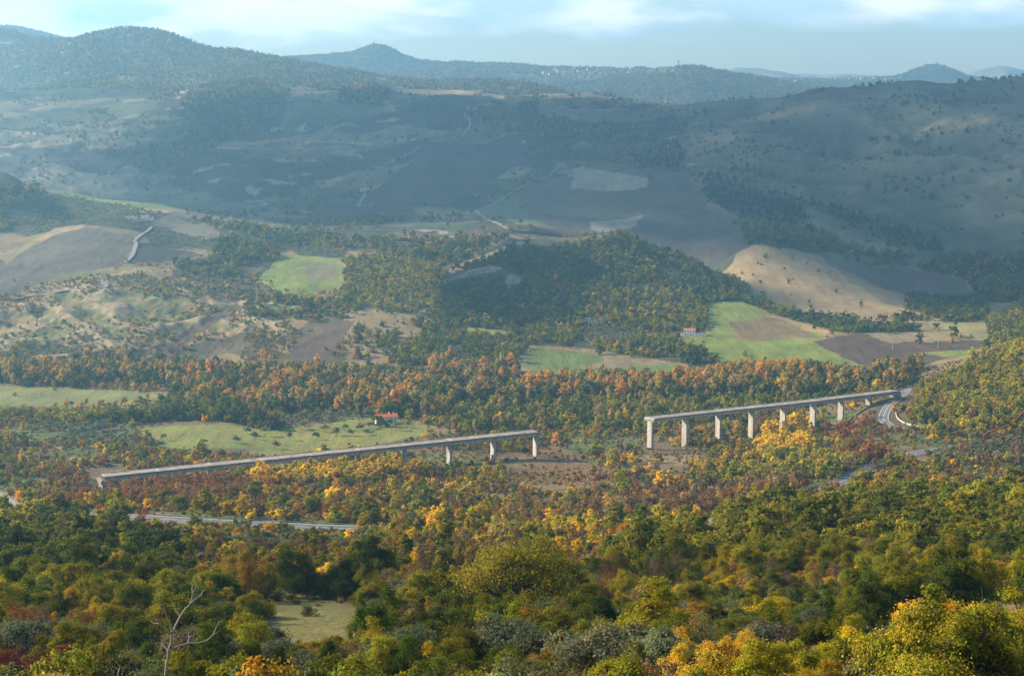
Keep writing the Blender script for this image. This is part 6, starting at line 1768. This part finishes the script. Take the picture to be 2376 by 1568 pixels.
# what each shows in the photo: front to back, columns fill from below
H_ = nomh * pl[:, 5]; W_ = nomw * pl[:, 5]
u0, v0, dep = proj(pl[:, 0], pl[:, 1], pl[:, 2])
_, vt, _ = proj(pl[:, 0], pl[:, 1], pl[:, 2] + H_)
wpx = W_ * FPX / dep
cover_ = np.full(2376 // 4, 1568.0)
vis = np.zeros(len(pl)); vmid = (v0 + vt) / 2
for i in np.argsort(pl[:, 1]):
    a = int((u0[i] - wpx[i] * 0.42) // 4); b = int((u0[i] + wpx[i] * 0.42) // 4) + 1
    a = max(a, 0); b = min(b, len(cover_))
    if b <= a: continue
    c = cover_[a:b]
    top = max(vt[i] + 0.12 * (v0[i] - vt[i]), 0)
    sh = np.clip(np.minimum(c, v0[i]) - top, 0, None)
    vis[i] = sh.sum() * 4
    if sh.max() > 0: vmid[i] = (top + min(c.max(), v0[i])) / 2
    if top < c.max(): cover_[a:b] = np.minimum(c, top + 0.1 * (v0[i] - vt[i]))
vis[hand] += 1e6 * (vis[hand] > 0)
LODR = (330, 820, 1750)
lod = np.searchsorted(LODR, np.hypot(pl[:, 0], pl[:, 1]))
lod[(np.arange(len(pl)) < 40) & hand & (lod == 1)] = 1
single = np.zeros(len(pl), bool)
for ki in range(6):
    i = np.nonzero(pl[:, 3] == ki)[0]
    i = i[np.argsort(-vis[i])][:(300 if KINDS[ki] != 'bare' else 200)]
    single[i[vis[i] > 30]] = True
rs = np.random.RandomState(77)
rot = rs.rand(len(pl)) * 6.283
jit = rs.normal(size=(len(pl), 1)) * 0.12 + 1; hue = rs.normal(size=(len(pl), 3)) * 0.05 + 1
tint = np.array([TINT[t] for t in tn])[pl[:, 4].astype(int)] * np.clip(jit, .7, 1.35) * hue
var = rs.randint(0, 1000, len(pl)) % np.array(NVAR)[lod]

# --- the mass of woods, groves and scrub: one object of each sort
def gn_scatter(kind):
    col = bpy.data.collections.new(kind + "_shapes")
    for l in range(4):
        for q in range(NVAR[l]):
            o = bpy.data.objects.new(f"{kind}_shape_{l}{q}", PROTO[kind, l, q][2])
            col.objects.link(o)
    ng = bpy.data.node_groups.new(kind + "_scatter", 'GeometryNodeTree')
    ng.interface.new_socket("Geometry", in_out='INPUT', socket_type='NodeSocketGeometry')
    ng.interface.new_socket("Geometry", in_out='OUTPUT', socket_type='NodeSocketGeometry')
    N, L = ng.nodes.new, ng.links.new
    gi = N('NodeGroupInput'); go = N('NodeGroupOutput')
    m2p = N('GeometryNodeMeshToPoints'); iop = N('GeometryNodeInstanceOnPoints'); ci_ = N('GeometryNodeCollectionInfo')
    ci_.inputs['Collection'].default_value = col; ci_.inputs['Separate Children'].default_value = True; ci_.inputs['Reset Children'].default_value = True

    def attr(name, typ):
        a = N('GeometryNodeInputNamedAttribute'); a.data_type = typ; a.inputs['Name'].default_value = name
        return next(s for s in a.outputs if s.enabled and s.name == 'Attribute')
    L(gi.outputs[0], m2p.inputs['Mesh']); L(m2p.outputs[0], iop.inputs['Points']); L(ci_.outputs[0], iop.inputs['Instance'])
    iop.inputs['Pick Instance'].default_value = True
    L(attr("idx", 'INT'), iop.inputs['Instance Index'])
    cx = N('ShaderNodeCombineXYZ'); L(attr("rot", 'FLOAT'), cx.inputs['Z'])
    e2r = N('FunctionNodeEulerToRotation'); L(cx.outputs[0], e2r.inputs[0]); L(e2r.outputs[0], iop.inputs['Rotation'])
    L(attr("scl", 'FLOAT_VECTOR'), iop.inputs['Scale'])
    L(iop.outputs[0], go.inputs[0])
    return ng


offs = np.concatenate([[0], np.cumsum(NVAR)[:-1]])
MASS = {'oak': ("autumn_woodland", "mixed autumn woodland of green, gold and rust crowns"), 'poplar': ("riverside_woodland", "mass of tan and orange riverside poplars"), 'olive': ("olive_groves", "grey-green olive groves on the valley sides"),
        'shrub': ("scrub", "low autumn scrub dotted over fields and slopes"), 'bare': ("thin_woodland", "thin brown half-bare saplings of the valley thicket"), 'pine': ("pine_belt", "dark pines of the shaded far slope")}
stretch = np.stack([0.88 + 0.24 * rs.rand(len(pl)), 0.88 + 0.24 * rs.rand(len(pl)), 0.88 + 0.24 * rs.rand(len(pl))], 1)
# crowns that the limits above pressed low stay broad
for ki, kind in enumerate(KINDS):
    i = np.nonzero((pl[:, 3] == ki) & ~single)[0]
    if not len(i): continue
    me = bpy.data.meshes.new(MASS[kind][0])
    me.vertices.add(len(i)); me.vertices.foreach_set("co", (pl[i, :3] - (0, 0, 0.15)).astype(np.float32).ravel())
    me.attributes.new("idx", 'INT', 'POINT').data.foreach_set("value", (offs[lod[i]] + var[i]).astype(np.int32))
    me.attributes.new("rot", 'FLOAT', 'POINT').data.foreach_set("value", rot[i].astype(np.float32))
    me.attributes.new("scl", 'FLOAT_VECTOR', 'POINT').data.foreach_set("vector", (stretch[i] * pl[i, 5:6]).astype(np.float32).ravel())
    me.attributes.new("tint", 'FLOAT_COLOR', 'POINT').data.foreach_set("color", np.concatenate([tint[i], np.ones((len(i), 1))], 1).astype(np.float32).ravel())
    o = tag(link(MASS[kind][0], me), MASS[kind][1], kind='stuff')
    md = o.modifiers.new("scatter", 'NODES'); md.node_group = gn_scatter(kind)

# --- plants that show by themselves
LAND = [(912, 960, "the white cottage"), (1600, 770, "the farmhouse"), (1505, 1000, "the first tall pier"), (1588, 990, "the second tall pier"), (1666, 985, "the third tall pier"), (1743, 985, "the fourth tall pier"), (1817, 975, "the fifth tall pier"), (1887, 970, "the sixth tall pier"),
        (1952, 945, "the seventh tall pier"), (2016, 925, "the last short pier"), (1238, 1030, "the end pier of the long viaduct"), (1142, 1040, "the second pier from the viaduct gap"), (1044, 1035, "the third pier from the viaduct gap"), (942, 1065, "the fourth pier from the viaduct gap"),
        (238, 1125, "the viaduct abutment"), (1365, 740, "the ruined farmhouse"), (2084, 921, "the car on the bend"), (1641, 1205, "the blue and white marker"), (305, 508, "the long white farmhouse"), (846, 440, "the abandoned farmhouse")]
KW = {'oak': "broadleaf tree", 'poplar': "poplar", 'olive': "olive tree", 'shrub': "bush", 'pine': "pine", 'bare': "thin-crowned tree"}
KN = {'oak': "broadleaf_tree", 'poplar': "poplar_tree", 'olive': "olive_tree", 'shrub': "bush", 'pine': "pine_tree", 'bare': "sapling"}
KC = {'oak': "tree", 'poplar': "poplar", 'olive': "olive tree", 'shrub': "bush", 'pine': "pine", 'bare': "tree"}
seen_label = set()
taken = set()
for i in np.argsort(-vis):
    if not single[i]: continue
    kind = KINDS[int(pl[i, 3])]
    w = WORD[tn[int(pl[i, 4])]]
    label = lab[i]
    if not label:
        size = "tall" if pl[i, 5] > (1.0 if kind != 'shrub' else 1.3) else "small" if pl[i, 5] < .62 else ""
        base = " ".join(x for x in (size, w, KW[kind]) if x)
        for lu_, lv_, ph in LAND:
            if abs(u0[i] - lu_) < 34 and abs(vmid[i] - lv_) < 48 and (ph, kind, w) not in taken:
                side = "just left of" if u0[i] < lu_ - 9 else "just right of" if u0[i] > lu_ + 9 else "in front of" if v0[i] > lv_ else "right behind"
                label = f"{base} {side} {ph}"; taken.add((ph, kind, w)); break
        if not label or label in seen_label:
            ph = ZONES[int(pl[i, 6])][0] if pl[i, 6] >= 0 else "on the green meadow"
            x_, y_ = u0[i] / 23.76, vmid[i] / 15.68
            short = f"{base} {round(x_)} percent across and {round(y_)} percent down"
            for cand in (f"{base} {ph}, {round(x_)} percent across, {round(y_)} down", f"{base} {ph}, {round(x_)} percent across, {round(y_)} down, {'wide' if W_[i] > 5 else 'narrow'} crown",
                         f"{w} {KW[kind]} {ph}, {x_:.1f} percent across, {y_:.1f} down".replace('.', ' point ')):
                if cand not in seen_label and len(cand.replace(',', ' ').split()) <= 16:
                    label = cand; break
            else:
                label = f"{base}, {x_:.1f} percent across and {y_:.1f} percent down the photo"
                while label in seen_label: label = "slightly " + label
    seen_label.add(label)
    l, q = int(lod[i]), int(var[i])
    cr_, tr_, wh_ = PROTO[kind, l, q]
    if label.startswith("huge spreading oak"):
        l = 0; cr_, tr_ = GREAT; stretch[i] = 0.78
    loc = (pl[i, 0], pl[i, 1], pl[i, 2] - 0.15)
    sc_ = stretch[i] * pl[i, 5]
    hpx = (v0[i] - vt[i]) * 0.431
    grp = {'oak': "broadleaf trees of the valley", 'poplar': "poplars of the valley", 'olive': "olive trees of the valley", 'shrub': "bushes of the valley", 'pine': "pines of the far slope", 'bare': "thin brown trees of the valley"}[kind]
    tcol = tuple(float(c) for c in tint[i]) + (1.0,)
    if l < 2 and hpx > 26 and kind != 'shrub':
        root = thing(KN[kind], label, KC[kind], loc, rot[i], grp)
        root.scale = sc_
        c_ = link("crown", cr_, parent=root); c_["tint"] = tcol
        link("trunk", tr_, parent=root)
    else:
        o = link(KN[kind], wh_, loc=loc, rz=rot[i]); o.scale = sc_; o["tint"] = tcol
        tag(o, label, KC[kind], grp)
print("placed", int(single.sum()), time.time() - T0)


# ------------------------------------------------------------------ bare growth close to the viewpoint
TWIG = bark_material("weathered_twig", (0.24, 0.20, 0.18))
RTWIG = bark_material("reddish_twig", (0.15, 0.075, 0.05))


def twig(name, label, Y, foot, paths, mat_, cat="sapling"):
    """paths: picture-measured bends at distance Y, each with its thickness; rooted at foot."""
    f = unproj(*foot, Y); fz = float(ground(f[0], f[1]))
    root = thing(name, label, cat, (f[0], f[1], fz))
    o = np.array((f[0], f[1], fz))
    rs = np.random.RandomState(len(paths))
    for nm, pts_, w0, w1, dy in paths:
        P = np.array([unproj(u, v, Y + dy * i / max(1, len(pts_) - 1)) for i, (u, v) in enumerate(pts_)]) - o
        if nm == "trunk": P = np.concatenate([[(0.0, 0.0, -0.2)], P])
        P = smooth_line(P, 0.045)
        n_ = len(P)
        P[1:-1] += rs.normal(size=(n_ - 2, 3)) * 0.004
        r = np.interp(np.linspace(0, 1, n_), [0, 1], [w0, w1]) * (1 + 0.14 * rs.rand(n_))
        m = Mesh(); m.add(*tube(P, r, 7))
        link(nm, m.build(nm, mat_, True), parent=root)


twig("bare_sapling", "leafless grey sapling with forked branches close to the viewpoint", 13, (384, 1640),
     [("trunk", [(384, 1566), (389, 1530), (396, 1490), (399, 1466)], .017, .011, 0),
      ("branch", [(399, 1466), (405, 1455), (418, 1430), (432, 1410), (442, 1399), (446, 1375), (449, 1354)], .010, .003, .3),
      ("branch", [(441, 1401), (455, 1390), (466, 1380), (473, 1368)], .008, .003, .3),
      ("branch", [(398, 1470), (385, 1461), (370, 1447), (360, 1433), (349, 1416)], .008, .0025, -.3),
      ("branch", [(401, 1462), (393, 1444), (387, 1425), (380, 1406)], .008, .003, -.2),
      ("branch", [(398, 1502), (415, 1499), (434, 1493), (455, 1490), (480, 1485), (494, 1473), (503, 1452), (514, 1440)], .0085, .0025, .5),
      ("branch", [(437, 1492), (439, 1478), (438, 1468)], .005, .002, .1), ("branch", [(418, 1430), (409, 1418), (405, 1402)], .003, .0012, .1), ("branch", [(446, 1375), (453, 1364), (455, 1352)], .003, .0012, .1), ("branch", [(370, 1447), (358, 1446), (350, 1440)], .003, .0012, .1), ("branch", [(494, 1473), (505, 1466), (511, 1462)], .003, .0012, .1), ("branch", [(392, 1510), (380, 1498), (374, 1490)], .003, .0012, .1), ("branch", [(480, 1485), (487, 1490), (497, 1492)], .0025, .001, .1)], TWIG)
twig("bare_sapling", "short leafless twig poking up at the bottom edge beside the forked sapling", 12, (272, 1660), [("trunk", [(272, 1580), (276, 1560), (279, 1541)], .011, .004, 0)], TWIG)
twig("bare_sapling", "short knobbly twig poking up at the bottom edge under the big green tree", 12, (706, 1660), [("trunk", [(706, 1580), (714, 1562), (719, 1547)], .013, .005, 0), ("branch", [(714, 1562), (709, 1552)], .005, .002, 0)], TWIG)
twig("overhanging_branch", "reddish dry branch hanging into view above the olive slope", 9, (2500, 1640),
     [("trunk", [(2500, 1500), (2495, 1200), (2460, 980), (2420, 900)], .03, .008, 0),
      ("branch", [(2420, 900), (2376, 950), (2345, 985), (2318, 962)], .006, .002, 0),
      ("branch", [(2345, 985), (2300, 1000), (2284, 1014), (2293, 1042), (2300, 1064), (2309, 1094)], .0045, .003, 0),
      ("branch", [(2297, 1054), (2278, 1068), (2290, 1082), (2306, 1107)], .003, .0015, 0)], RTWIG, "branch")
print("done", time.time() - T0)
